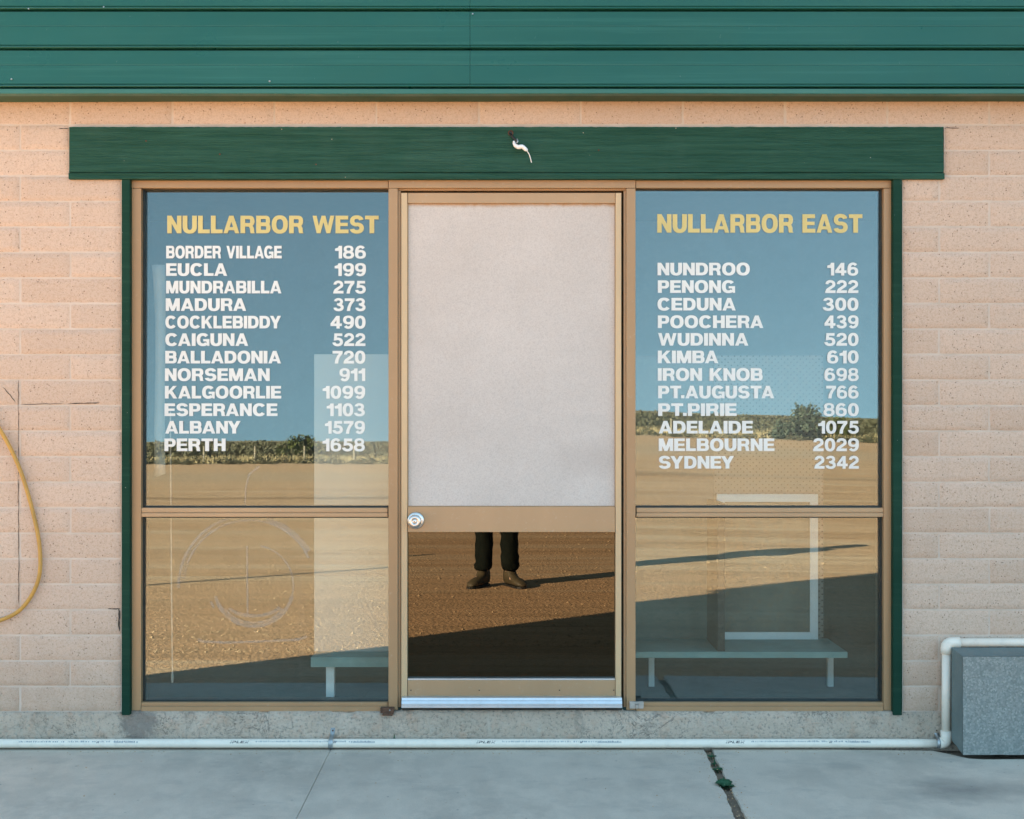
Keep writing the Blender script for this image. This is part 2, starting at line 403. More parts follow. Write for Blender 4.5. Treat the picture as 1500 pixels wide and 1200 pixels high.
M['wall_in'] = dirty('interior_plaster', (.17,.21,.20), .9, .1)
M['floor_in'] = dirty('grey_carpet', (.04,.085,.082), .95, .2, 20, (.3,.33,.32), .3, .5)
M['ceil'] = dirty('interior_ceiling', (.08,.08,.075), .9, .05)
M['bench'] = dirty('blue_grey_laminate', (.17,.29,.28), .5, .15, 9, (.30,.38,.37), .35)
M['benchleg'] = dirty('brushed_leg_metal', (.85,.86,.85), .45, .05, metal=.0)
M['board'] = dirty('pale_display_card', (.50,.455,.42), .7, .04, 3, dustamt=.06, bump=.02)
M['peg'] = m_peg()
M['paleboard'] = dirty('pale_painted_board', (.15,.14,.125), .7, .05)
M['tealshade'] = dirty('dim_interior_teal', (.075,.135,.13), .6, .15)  # shade of the dim room behind the bench, put into the colour
M['darkwood'] = dirty('dark_stained_board', (.008,.008,.008), .6, .3)
M['framewhite'] = dirty('white_frame_paint', (.86,.87,.88), .5, .03, bump=0)
M['print'] = dirty('faded_brown_print', (.10,.11,.09), .5, .4, 5, (.26,.13,.05), .5, 0)
M['paper'] = dirty('yellowed_paper', (.30,.295,.28), .8, .06, 10, bump=.1)
M['roof'] = dirty('green_roof_sheet', (.03,.15,.13), .5)
M['cloth'] = dirty('black_cotton_cloth', (.011,.014,.011), .9, .3, 30, (.03,.03,.025), .12, .5, 200, spec=.08)
M['jacket'] = dirty('dark_navy_cloth', (.03,.035,.05), .9, .3, 30, bump=.4)
M['boot'] = dirty('brown_oiled_leather', (.075,.055,.028), .6, .3, 25, (.3,.22,.13), .5, .4)
M['skin'] = dirty('skin', (.50,.31,.22), .5, .08, bump=.05)
M['hair'] = dirty('brown_hair', (.05,.03,.02), .6, .3, 60, bump=.6)
M['weed'] = m_leaf('weed_leaf', (.018,.075,.035), (.045,.13,.07), 60)
M['scrub'] = m_leaf('saltbush_leaf', (.06,.058,.032), (.135,.12,.07), .6)
M['bush'] = m_leaf('grey_green_leaf', (.045,.06,.035), (.11,.125,.08), 2.5)
M['gbush'] = m_leaf('olive_leaf', (.05,.062,.014), (.12,.125,.035), 2.5)
M['straw'] = m_leaf('dry_straw', (.34,.25,.12), (.50,.39,.22), 1.5)
M['wood'] = dirty('weathered_post', (.40,.33,.24), .9, .2)
M['bark'] = dirty('grey_bark', (.10,.075,.05), .9, .3)
M['stone'] = dirty('tan_stone', (.48,.315,.18), .9, .2, 3, (.56,.41,.27), .3, .3)

# ------------------------------------------------------------------ ground
def sheet(x0, x1, y0, y1, z):
    return ([(x0,y0,z),(x1,y0,z),(x1,y1,z),(x0,y1,z)], [], [(0,1,2,3)])
GZ = -0.045
g = obj('ground', sheet(-4000, 4000, -5000, 3000, GZ), M['gravel']); tag(g, kind='structure')
dirt = obj('soil', sheet(-5, 7, -1.15, .1, -.012), M['dirt']); tag(dirt, kind='structure')

def slab(name, left, right, back, ys):
    """a concrete slab: left/right are x at the wall and at the kerb edge, jittered along their length"""
    n = len(ys)
    def edge(e, seed):
        pts = []
        for i, y in enumerate(ys):
            t = i/(n-1); x = e[0]+(e[1]-e[0])*t
            x += e[2]*(noise.noise(Vector((seed, y*9, 0)))+.6*noise.noise(Vector((seed, y*31, 3))))
            pts.append((x, y))
        return pts
    L = edge(left, left[3]); Rr = edge(right, right[3])
    bm = NB()
    bk = back
    poly = [(L[0][0], bk(L[0][0]))]
    xa, xb = L[0][0], Rr[0][0]
    m = max(8, int((xb-xa)/.05))
    poly = [(xa+(xb-xa)*k/m, bk(xa+(xb-xa)*k/m)) for k in range(m+1)]
    poly += Rr[1:] + L[1:][::-1]
    top = [bm.verts.new((x, y, 0)) for x, y in poly]; bot = [bm.verts.new((x, y, GZ-.05)) for x, y in poly]
    k = len(poly)
    bm.faces.new(top[::-1]); bm.faces.new(bot)
    for i in range(k): bm.faces.new((top[i], top[(i+1) % k], bot[(i+1) % k], bot[i]))
    bmesh.ops.recalc_face_normals(bm, faces=bm.faces)
    o = obj(name, bm, M['pave'], bevel=.0025); tag(o, kind='structure'); return o
ys = [-.03 - 1.17*(i/70) for i in range(71)]
def back(x):
    b = -.012 + .004*noise.noise(Vector((x*6, 0, 0)))
    if x > 1.0:
        s = min(1, (x-1.0)/.62); s = s*s*(3-2*s)
        b -= .032*s
    if x > 1.62:
        s = min(1, (x-1.62)/.14); s = s*s*(3-2*s)
        b -= .125*s
    return b
XJ1, XC = WX(486, 0), WX(1033, 0)
slab('pavement', (-9, -9, 0, 1), (XJ1-.0006, XJ1+.019-.0006, .0006, 2), back, ys)
slab('pavement', (XJ1+.0006, XJ1+.019+.0006, .0006, 2), (XC-.008, XC-.033-.016, .008, 5), back, ys)
slab('pavement', (XC+.020, XC-.033+.024, .008, 9), (9, 9, 0, 1), back, ys)

# pebbles on the gravel, too many to count
def rocks(n, seed):
    r = random.Random(seed); V = []; Fc = []
    base = [(-1,0,0),(1,0,0),(0,-1,0),(0,1,0),(0,0,.8),(0,0,-.3)]
    fs = [(0,2,4),(2,1,4),(1,3,4),(3,0,4),(2,0,5),(1,2,5),(3,1,5),(0,3,5)]
    for i in range(n):
        d = 2.35 + 16*r.random()**2.0; x = r.uniform(-1, 1)*(1.3+.42*(d+4.85))
        s = r.choice((.004,.005,.006,.007,.008,.010,.014)) * r.uniform(.7, 1.3) * (1+.03*d); a = r.random()*6.28
        o = len(V)
        for bx, by, bz in base:
            q = s*r.uniform(.7, 1.25)
            V.append((x+q*(bx*math.cos(a)-by*math.sin(a)), -d+q*(bx*math.sin(a)+by*math.cos(a)), GZ+.7*q*bz))
        Fc += [tuple(o+k for k in f) for f in fs]
    return V, [], Fc
tag(obj('gravel_stones', rocks(9000, 3), M['stone']), 'loose tan stones scattered over the sunlit gravel yard', 'gravel', kind='stuff')

# ------------------------------------------------------------------ the building
XL, XR, ZT = -4.07, 6.6, 3.42
bld = thing('roadhouse_building', 'pale pink concrete block roadhouse wall around the green trimmed shopfront', 'building', (0, .05, 0))
# mortar backing with the openings left free
OX0, OX1 = WX(178), WX(1322)
LZ0, LZ1 = WZ(262), WZ(186); LX0, LX1 = WX(101), WX(1383)
PZ = WZ(1043)
bm = NB()
box(bm, XL, OX0, .0021, .19, PZ, LZ0); box(bm, OX1, XR, .0021, .19, PZ, LZ0)
box(bm, XL, LX0, .0021, .19, LZ0, ZT); box(bm, LX1, XR, .0021, .19, LZ0, ZT); box(bm, LX0, LX1, .0021, .19, LZ1, ZT)
obj('mortar_core', bm, M['mortar'], bld)
# the block courses
bm = NB(); tint = []
ROW = 37.4/F*D0; BL = .4
XA, XB = WX(29.5), WX(103)
J = .0055
k = 0
while True:
    z0 = PZ + k*ROW; z1 = z0 + ROW
    if z0 > ZT-.05: break
    ph = XA if k % 2 == 0 else XB
    cuts = []
    if k <= 20: cuts = [(OX0, OX1)]
    elif k <= 22: cuts = [(LX0, LX1)]
    i = int((XL-ph)/BL)-1
    while ph+i*BL < XR:
        a, b = max(XL, ph+i*BL), min(XR, ph+(i+1)*BL); i += 1
        if b-a < .03: continue
        segs = [(a, b)]
        for c0, c1 in cuts:
            ns = []
            for s0, s1 in segs:
                if s1 <= c0 or s0 >= c1: ns.append((s0, s1))
                else:
                    if c0-s0 > .02: ns.append((s0, c0-.002+J/2))
                    if s1-c1 > .02: ns.append((c1+.002-J/2, s1))
            segs = ns
        for s0, s1 in segs:
            d = rnd.uniform(-.0012, .0012); tv = rnd.random()
            jj = J/2*rnd.uniform(.8, 1.2); x0, x1 = s0+J/2*rnd.uniform(.7,1.5), s1-J/2*rnd.uniform(.7,1.5); w0, w1 = z0+jj, z1-J/2
            nx, nz, cz = max(2, int((x1-x0)/.03)), 4, .004
            xs = [x0, x0+cz]+[x0+cz+(x1-x0-2*cz)*q/nx for q in range(1, nx)]+[x1-cz, x1]
            zs = [w0, w0+cz]+[w0+cz+(w1-w0-2*cz)*q/nz for q in range(1, nz)]+[w1-cz, w1]
            grid = []
            for zi, zz in enumerate(zs):
                row = []
                for xi, xx in enumerate(xs):
                    e = xi in (0, len(xs)-1) or zi in (0, len(zs)-1)
                    jt = .0011*noise.noise(Vector((xx*38, zz*38, 5)))
                    ex = .0010*noise.noise(Vector((xx*55, zz*55, 9))) if e else 0
                    row.append(bm.verts.new((xx+ex, (.0026 if e else d)+jt, zz+ex)))
                grid.append(row)
            for zi in range(len(zs)-1):
                for xi in range(len(xs)-1):
                    bm.faces.new((grid[zi][xi], grid[zi][xi+1], grid[zi+1][xi+1], grid[zi+1][xi])); tint.append(tv)
    k += 1
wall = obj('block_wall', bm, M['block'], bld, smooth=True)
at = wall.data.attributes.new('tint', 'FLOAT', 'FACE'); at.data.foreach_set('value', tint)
# long settlement crack and open joints at the left
def ribbon(pts, w, y=-.0016):
    prev = None; bm = NB()
    for i, (px, py) in enumerate(pts):
        p = W(px, py, y); ww = w*(.25 if i in (0, len(pts)-1) else rnd.uniform(.6, 1.3))
        q = pts[min(i+1, len(pts)-1)]; r_ = pts[max(i-1, 0)]
        t = Vector((q[0]-r_[0], 0, -(q[1]-r_[1]))).normalized(); nrm = Vector((t.z, 0, -t.x))
        a, b = bm.verts.new(p+nrm*ww), bm.verts.new(p-nrm*ww)
        if prev: bm.faces.new((prev[0], a, b, prev[1]))
        prev = (a, b)
    bmesh.ops.recalc_face_normals(bm, faces=bm.faces)
    obj('wall_crack', bm, M['dark_gap'], bld, solid=.0008)
def line(x0, y0, x1, y1, n=14, j=.6):
    return [(x0+(x1-x0)*i/n+rnd.uniform(-j, j), y0+(y1-y0)*i/n+rnd.uniform(-j, j)) for i in range(n+1)]
ribbon(line(27, 702, 27.5, 884, 26), .0009); ribbon(line(27, 556, 27, 700, 20), .0008)
ribbon(line(100, 591.5, 146, 590.3, 8, .3), .0017); ribbon(line(30, 592.5, 92, 591.5, 10, .4), .0009)
ribbon(line(4, 567, 23, 589, 7), .0012); ribbon(line(158, 892, 176, 892, 6, .4), .0016)
ribbon(line(1384, 187.4, 1405, 187.8, 5, .3), .0014); ribbon(line(86, 188.5, 101, 188.5, 4, .3), .0014)
ribbon(line(174, 892, 174.5, 925, 8, .7), .003)
# pale cast footing
bm = NB()
nx, nz = 700, 10
x0, x1 = XL, XR
def plinth_y(x, z, t):
    px = 750+x*F/D0
    y = -.004 + .003*noise.noise(Vector((x*3, z*3, 1)))
    e = max(0, (t-.55)/.45)
    chip = max(0, noise.noise(Vector((x*7, 4, 0)))+.25+.5*noise.noise(Vector((x*26, z*26, 2))))
    inside = 1 if 175 < px < 1325 else .12
    y += inside*e*e*chip*.028
    s = math.exp(-((px-200)/26)**2)
    y += .020*s*max(0, .6+noise.noise(Vector((x*30, z*30, 7)))+.3*noise.noise(Vector((x*70, z*70, 7))))*min(1, t*1.6)
    return y
vs = []
for i in range(nx+1):
    x = x0+(x1-x0)*i/nx
    px = 750+x*F/D0
    zt = PZ+.0005 if not 585 < px < 915 else WZ(1040)
    vs.append([bm.verts.new((x, plinth_y(x, j/nz*zt, j/nz), -.06+(zt+.06)*j/nz)) for j in range(nz+1)] + [bm.verts.new((x, .19, zt))])
for i in range(nx):
    for j in range(nz+1):
        bm.faces.new((vs[i][j], vs[i+1][j], vs[i+1][j+1], vs[i][j+1]))
obj('footing', bm, M['plinth'], bld, smooth=True)
# the rest of the shell
bm = NB()
box(bm, XL, XL+.19, .191, 9.5, -.05, ZT-.01); box(bm, XR-.19, XR, .191, 9.5, -.05, ZT-.01); box(bm, XL, XR, 9.5, 9.7, -.05, ZT-.01)
obj('outer_wall', bm, M['mortar'], bld)
bm = NB(); box(bm, XL-.0, XR+.05, -.10, 9.75, ZT+.005, ZT+.12); obj('roof', bm, M['roof'], bld)
FZ = .155
bm = NB(); box(bm, XL+.2, XR-.2, .03, 4.2, FZ-.1, FZ); obj('interior_floor', bm, M['floor_in'], bld)
bm = NB(); box(bm, XL+.2, XR-.2, .2, 4.2, 2.75, 2.8); obj('ceiling', bm, M['ceil'], bld)
bm = NB(); box(bm, XL+.2, XR-.2, 4.2, 4.3, FZ-.1, 2.8); box(bm, -3.3, -3.2, .2, 4.19, FZ+.001, 2.749); box(bm, 3.2, 3.3, .2, 4.19, FZ+.001, 2.749)
obj('interior_wall', bm, M['wall_in'], bld)

# ------------------------------------------------------------------ green metal fascia over the wall
fas = thing('metal_fascia', 'ribbed teal green sheet metal fascia running above the block wall', 'fascia', (0, -.06, 2.6))
YF = -.12
def zf(py): return WZ(py, YF)
grooves = [128.5, 71.5, 14.5, -42.5, -99.5, -156.5]
prof = []
zb = zf(131)
prof = [(YF+.03, zb), (YF+.012, zb)]
for gpy in grooves:
    zg = zf(gpy)
    prof += [(YF+.026, zg), (YF+.022, zg+.001), (YF-.006, zg+.0026), (YF-.0078, zg+.0050), (YF-.006, zg+.0082), (YF+.001, zg+.0098), (YF+.001, zg+.0118), (YF-.003, zg+.0145)]
    ze = zf(gpy-57+2.6)
    zm = zg+.087
    prof += [(YF-.002, zm-.004), (YF+.0, zm-.0015), (YF-.0005, zm+.0015), (YF+.0015, ze)]
    if zf(gpy-57) > ZT-.02: break
    prof += [(YF+.026, ze+.0004)]
prof += [(YF+.03, prof[-1][1])]
XS = WX(688.5, YF)
rx = 0
for a, b in ((XL-.02, XS-.0006), (XS+.0006, XR+.02)):
    bm = NB(); prism_x(bm, prof, a, b); obj('cladding_sheet', bm, M['clad'], fas)
bm = NB()
n = 260
ztb, zbb = zf(130.6), zf(138)
pr = None
for i in range(n+1):
    x = XL-.02+(XR-XL+.04)*i/n
    w = .0016*noise.noise(Vector((x*1.1, 0, 0)))+.0006*noise.noise(Vector((x*6, 3, 0)))
    row = [bm.verts.new(p) for p in ((x, YF+.028, ztb), (x, YF-.004, ztb), (x, YF-.007, ztb-.002), (x, YF-.007, zbb+w+.002), (x, YF-.005, zbb+w), (x, YF+.028, zbb+w))]
    if pr:
        for j in range(5): bm.faces.new((pr[j], row[j], row[j+1], pr[j+1]))
    pr = row
bmesh.ops.recalc_face_normals(bm, faces=bm.faces)
obj('bottom_trim', bm, M['cladtrim'], fas)
bm = NB(); zs = WZ(149.5, 0)
pr = None
for i in range(n+1):
    x = XL-.02+(XR-XL+.04)*i/n
    w = .006*noise.noise(Vector((x*.8, 7, 0)))
    row = [bm.verts.new(p) for p in ((x, YF+.028, zbb+.0015), (x, -.004, zs+w), (x, -.004, zs+.03), (x, YF+.028, zs+.03))]
    if pr:
        for j in range(3): bm.faces.new((pr[j], row[j], row[j+1], pr[j+1]))
    pr = row
bmesh.ops.recalc_face_normals(bm, faces=bm.faces)
obj('soffit', bm, M['soffit'], fas)
for px, py in ((692.5, 20.5), (42, 13), (152, 10.5), (395, 119), (17, 116)):
    bm = NB(); p = W(px, py, YF-.005); tube(bm, [p, p+Vector((0, -.003, 0))], [.004, .0025], 8)
    obj('screw', bm, M['galv'], fas)

# ------------------------------------------------------------------ lintel beam
lin = thing('lintel_beam', 'long dark green painted timber lintel across the top of the shopfront', 'beam', (0, 0, LZ0))
bm = NB()
n = 420; yl = -.014
zl0, zl1 = WZ(252.6, yl), WZ(186, yl); xl0, xl1 = WX(101.5, yl), WX(1382, yl)
pr = None
for i in range(n+1):
    x = xl0+(xl1-xl0)*i/n
    wt = .0016*noise.noise(Vector((x*22, 1, 0)))+.001*noise.noise(Vector((x*60, 1, 0)))
    wb = .0007*noise.noise(Vector((x*9, 6, 0)))
    row = []
    for j in range(9):
        z = zl0+(zl1-zl0)*j/8 + (wt if j == 8 else 0)+(wb if j == 0 else 0)
        xe = x
        if i == n: xe += .004*noise.noise(Vector((0, z*60, 2)))
        row.append(bm.verts.new((xe, yl+.0012*noise.noise(Vector((x*2, z*14, 3))), z)))
    row = [bm.verts.new((x, .19, row[0].co.z))]+row+[bm.verts.new((x, .19, row[-1].co.z))]
    if pr:
        for j in range(10): bm.faces.new((pr[j], row[j], row[j+1], pr[j+1]))
    if i in (0, n): bm.faces.new(row if i == n else row[::-1])
    pr = row
obj('beam', bm, M['lintel'], lin, smooth=False)
bm = NB(); ym = -.017
box(bm, WX(100, ym), WX(1384, ym), ym, .02, WZ(262.3, ym), WZ(253.4, ym))
obj('drip_moulding', bm, M['lintel'], lin, bevel=.0025)
for px, py in ((322, 226), (877, 220), (214, 206.5), (463, 241)):
    bm = NB(); p = W(px, py, yl); tube(bm, [p+Vector((0, .004, 0)), p+Vector((0, -.002, 0))], [.0042, .003], 9)
    obj('nail_head', bm, M['rust'], lin)
# cut cable hanging from its drilled hole
cab = thing('cut_cable', 'short frayed cable with white sheath poking out of a hole in the green beam', 'cable', tuple(W(748, 196, yl)))
bm = NB(); p = W(748, 195, yl)
tube(bm, [p+Vector((.0085*math.cos(a), -.0012, .0085*math.sin(a))) for a in [i*math.pi/8 for i in range(16)]], .0028, 6, closed=True)
obj('grommet', bm, M['rust'], cab, smooth=True)
bm = NB(); tube(bm, [p+Vector((0, .01, 0)), p+Vector((0, -.0005, 0))], .0075, 12); obj('hole', bm, M['black'], cab)
bm = NB(); tube(bm, catmull([W(747, 196, -.01), W(749.5, 199, -.026), W(754, 204, -.034), W(757.5, 208, -.034), W(756, 211, -.032)], 5), [.0048]*21, 8)
obj('dark_sheath', bm, M['black'], cab, smooth=True)
bm = NB()
path = catmull([W(753, 207, -.03), W(754, 212, -.034), W(759, 215.5, -.038), W(765, 215, -.04), W(770.5, 219.5, -.038), W(771.5, 221, -.036)], 5)
tube(bm, path, [.003+.0055*math.sin(math.pi*min(1, (i+1)/(len(path)+1)))**.6 for i in range(len(path))], 9)
obj('white_sheath', bm, M['framewhite'], cab, smooth=True)
bm = NB(); tube(bm, catmull([W(771, 220, -.037), W(775, 226, -.035), W(777, 232, -.03), W(778.6, 238.5, -.026)], 5), .0018, 6)
obj('wire', bm, M['framewhite'], cab, smooth=True)
bm = NB(); tube(bm, catmull([W(757.5, 204, -.036), W(758.5, 207, -.042), W(757, 209.5, -.042)], 4), .003, 6)
obj('tape', bm, M['galv'], cab, smooth=True)

# ------------------------------------------------------------------ glyphs
def sgn_pow(v, e): return math.copysign(abs(v)**e, v)
S_, B_ = .298, .215                       # stem and bar weight for cap height 1
def arc(cx, cy, rx, ry, tx, ty, a0, a1, n=22, e=.86):
    strip = []
    for i in range(n+1):
        a = R(a0+(a1-a0)*i/n); c, s = sgn_pow(math.cos(a), e), sgn_pow(math.sin(a), e)
        strip.append(((cx+rx*c, cy+ry*s), (cx+(rx-tx)*c, cy+(ry-ty)*s)))
    return ('strip', strip)
def bowl(x0, x1, y0, y1, tx, ty, rx=None):
    r = (y1-y0)/2; rx = rx or r*1.0; cy = (y0+y1)/2
    st = [((x0, y1), (x0, y1-ty))]
    for i in range(17):
        a = R(90-180*i/16); c, s = sgn_pow(math.cos(a), .85), sgn_pow(math.sin(a), .85)
        st.append(((x1-rx+rx*c, cy+r*s), (x1-rx+(rx-tx)*c, cy+(r-ty)*s)))
    st.append(((x0, y0), (x0, y0+ty))); return ('strip', st)
def P_(*p): return ('poly', list(p))
def rect(x0, y0, x1, y1): return P_((x0,y0),(x1,y0),(x1,y1),(x0,y1))
def glyph(c):
    s, b = S_, B_
    if c == ' ': return .42, []
    if c == '.': return .27, [rect(0, 0, .27, .25)]
    if c == 'I': return s, [rect(0, 0, s, 1)]
    if c == 'L': return .74, [P_((0,0),(.74,0),(.74,.215),(s,.215),(s,1),(0,1))]
    if c == 'E': return .82, [P_((0,0),(.82,0),(.82,b),(s,b),(s,.41),(.77,.41),(.77,.595),(s,.595),(s,1-b),(.80,1-b),(.80,1),(0,1))]
    if c == 'T': return .86, [P_((.43-s/2,0),(.43+s/2,0),(.43+s/2,.79),(.86,.79),(.86,1),(0,1),(0,.79),(.43-s/2,.79))]
    if c == 'H': return .90, [P_((0,0),(s,0),(s,.40),(.90-s,.40),(.90-s,0),(.90,0),(.90,1),(.90-s,1),(.90-s,.61),(s,.61),(s,1),(0,1))]
    if c == 'N': return .90, [rect(0,0,s-.015,1), rect(.90-s+.015,0,.90,1), P_((0,1),(.275,1),(.90,0),(.625,0))]
    if c == 'M': return 1.08, [rect(0,0,.255,1), rect(.825,0,1.08,1), P_((0,1),(.34,1),(.66,0),(.425,0)), P_((1.08,1),(.74,1),(.42,0),(.655,0))]
    if c == 'V': return .96, [P_((0,1),(.275,1),(.60,0),(.34,0)), P_((.96,1),(.685,1),(.36,0),(.62,0))]
    if c == 'W': return 1.38, [P_((0,1),(.26,1),(.50,0),(.26,0)), P_((.57,1),(.80,1),(.50,0),(.27,0)), P_((.58,1),(.81,1),(1.11,0),(.88,0)), P_((1.38,1),(1.12,1),(.88,0),(1.12,0))]
    if c == 'A': return 1.0, [P_((0,0),(.265,0),(.62,1),(.36,1)), P_((1.0,0),(.735,0),(.38,1),(.64,1)), rect(.2,.175,.8,.35)]
    if c == 'K': return .98, [rect(0,0,s,1), P_((s-.02,.30),(s-.02,.58),(.64,1),(.95,1)), P_((.34,.50),(.53,.70),(.98,0),(.67,0))]
    if c == 'Y': return .98, [rect(.49-s/2,0,.49+s/2,.42), P_((0,1),(.30,1),(.49+s/2,.40),(.49-s/2,.38)), P_((.98,1),(.68,1),(.49-s/2,.40),(.49+s/2,.38))]
    if c == 'X': return .94, [P_((0,1),(.3,1),(.94,0),(.64,0)), P_((.94,1),(.64,1),(0,0),(.3,0))]
    if c == 'O': return 1.02, [arc(.51,.5,.51,.52,.29,.215,0,360,40)]
    if c == 'C': return .98, [arc(.50,.5,.50,.52,.29,.22,36,324,34)]
    if c == 'G': return 1.0, [arc(.50,.5,.50,.52,.29,.22,38,318,34), P_((.52,.36),(.52,.54),(1.0,.54),(1.0,0),(.84,0),(.80,.16),(.76,.36))]
    if c == 'U': 
        st = [((0,1),(s,1))]
        for i in range(17):
            a = R(180+180*i/16); co, si = sgn_pow(math.cos(a), .85), sgn_pow(math.sin(a), .85)
            st.append(((.45+.45*co, .40+.42*si), (.45+(.45-s)*co, .40+.21*si)))
        st.append(((.90,1),(.90-s,1))); return .90, [('strip', st)]
    if c == 'D': return .94, [rect(0,0,s,1), bowl(.1,.94,0,1,.29,.215,.50)]
    if c == 'P': return .86, [rect(0,0,s,1), bowl(.1,.86,.345,1,.275,.20,.33)]
    if c == 'R': return .92, [rect(0,0,s,1), bowl(.1,.89,.38,1,.275,.20,.32), P_((.38,.44),(.62,.50),(.80,.40),(.86,.28),(.87,.08),(.92,0),(.65,0),(.615,.08),(.60,.26),(.53,.375),(.38,.39))]
    if c == 'B': return .91, [rect(0,0,s,1), bowl(.1,.88,.43,1,.265,.19,.28), bowl(.1,.91,0,.60,.275,.20,.31)]
    if c == 'S': return .90, [arc(.45,.705,.43,.315,.275,.205,12,270,26,.9), arc(.45,.295,.45,.315,.28,.205,90,-168,26,.9)]
    if c == '0': return .82, [arc(.41,.5,.41,.52,.26,.205,0,360,36)]
    if c == '1': return .55, [rect(.29,0,.55,1), P_((0,.60),(.29,.60),(.29,.80),(.33,1),(.29,1),(.24,.86),(.0,.78))]
    if c == '2': return .82, [arc(.41,.69,.39,.33,.24,.20,178,-38,24,.92), P_((0,0),(.82,0),(.82,.215),(.33,.215),(.72,.49),(.575,.66),(.10,.33),(0,.12))]
    if c == '3': return .84, [arc(.40,.735,.37,.285,.235,.185,172,-75,22,.92), arc(.41,.285,.42,.305,.245,.20,95,-176,26,.92), rect(.28,.44,.46,.61)]
    if c == '4': return .88, [rect(.46,0,.71,.999), rect(0,.195,.88,.40), P_((0,.39),(.27,.39),(.52,.74),(.52,1),(.45,1))]
    if c == '5': return .84, [arc(.41,.325,.43,.345,.25,.20,128,-172,28,.92), P_((.10,.42),(.34,.46),(.36,.79),(.78,.79),(.78,1),(.15,1))]
    if c in '69':
        a = [arc(.42,.325,.42,.345,.245,.18,0,360,30), arc(.43,.5,.43,.52,.25,.19,42,190,24,.9)]
        if c == '9':
            a = [('strip', [((.85-p[0], 1-p[1]), (.85-q[0], 1-q[1])) for p, q in st]) for _, st in a]
        return .85, a
    if c == '7': return .80, [P_((0,1),(0,.785),(.50,.785),(.36,.60),(.22,.30),(.17,0),(.44,0),(.48,.28),(.58,.52),(.80,.80),(.80,1))]
    if c == '8': return .85, [arc(.425,.735,.375,.285,.215,.165,0,360,28), arc(.425,.29,.425,.31,.235,.185,0,360,28)]
    raise KeyError(c)
def kern(a, b):
    if a+b in ('CA', 'OA', 'DA', 'RA', 'BA', 'GA', 'AG', 'AC', 'UA', 'PA'): return -.07 if a in 'CP' else -.045
    if a+b in ('AV', 'AW', 'AY', 'AT', 'TA', 'LA', 'LY', 'LT', 'T.', 'P.', 'DY', 'RY', 'NY', 'EY', 'SY'): return -.09 if a+b != 'LA' else -.02
    return 0
def text_width(t, gap=.075):
    w = 0
    for i, c in enumerate(t): w += glyph(c)[0] + (gap+kern(c, t[i+1]) if i < len(t)-1 else 0)
    return w
def text_mesh(t, pos, gap=.075, lift=.00006):
    """pos(u, v, d): u along the text in cap heights, v up 0..1, d = small outward lift"""
    bm = NB(); u = 0; W_ = text_width(t, gap); k = 0
    for ci, c in enumerate(t):
        adv, pcs = glyph(c)
        for pi, (kind, dat) in enumerate(pcs):
            d = lift*(pi+1)
            if kind == 'poly':
                f = bm.faces.new([bm.verts.new(pos((u+x)/W_, y, d)) for x, y in dat])
            else:
                pr = None
                for p, q in dat:
                    a, b = bm.verts.new(pos((u+p[0])/W_, p[1], d)), bm.verts.new(pos((u+q[0])/W_, q[1], d))
                    if pr: bm.faces.new((pr[0], a, b, pr[1]))
                    pr = (a, b)
        u += adv+gap+(kern(c, t[ci+1]) if ci < len(t)-1 else 0)
    bm.normal_update()
    bmesh.ops.triangulate(bm, faces=[f for f in bm.faces if len(f.verts) > 4])
    for f in bm.faces:
        f.normal_update()
        if f.normal.y > 0: f.normal_flip()
    return bm

# ------------------------------------------------------------------ shopfront windows
PY = .052                                  # depth of the glass behind the wall face
def pane_fn(xc, zc, tilt, twist, seed):
    def f(x, z):
        w = 2.2e-5*noise.noise(Vector((x*2.6, z*2.2, seed)))*4
        return PY + tilt*(z-zc) + twist*(x-xc)*(z-zc) + w
    return f
def pane_mesh(f, x0, x1, z0, z1, nx=22, nz=26):
    bm = NB(); fr, bk = [], []
    for j in range(nz+1):
        z = z0+(z1-z0)*j/nz
        fr.append([bm.verts.new((x0+(x1-x0)*i/nx, f(x0+(x1-x0)*i/nx, z), z)) for i in range(nx+1)])
        bk.append([bm.verts.new((v.co.x, v.co.y+.006, v.co.z)) for v in fr[-1]])
    for j in range(nz):
        for i in range(nx):
            bm.faces.new((fr[j][i], fr[j][i+1], fr[j+1][i+1], fr[j+1][i]))
            bm.faces.new((bk[j][i], bk[j+1][i], bk[j+1][i+1], bk[j][i+1]))
    for a in (fr, bk): pass
    ring_f = fr[0][:-1]+[r[-1] for r in fr][:-1]+fr[-1][::-1][:-1]+[r[0] for r in fr][::-1][:-1]
    ring_b = bk[0][:-1]+[r[-1] for r in bk][:-1]+bk[-1][::-1][:-1]+[r[0] for r in bk][::-1][:-1]
    n = len(ring_f)
    ring_f = [bm.verts.new(v.co) for v in ring_f]; ring_b = [bm.verts.new(v.co) for v in ring_b]
    for i in range(n): bm.faces.new((ring_f[i], ring_b[i], ring_b[(i+1) % n], ring_f[(i+1) % n]))
    return bm
YA = .016                                  # front of the bronze frame
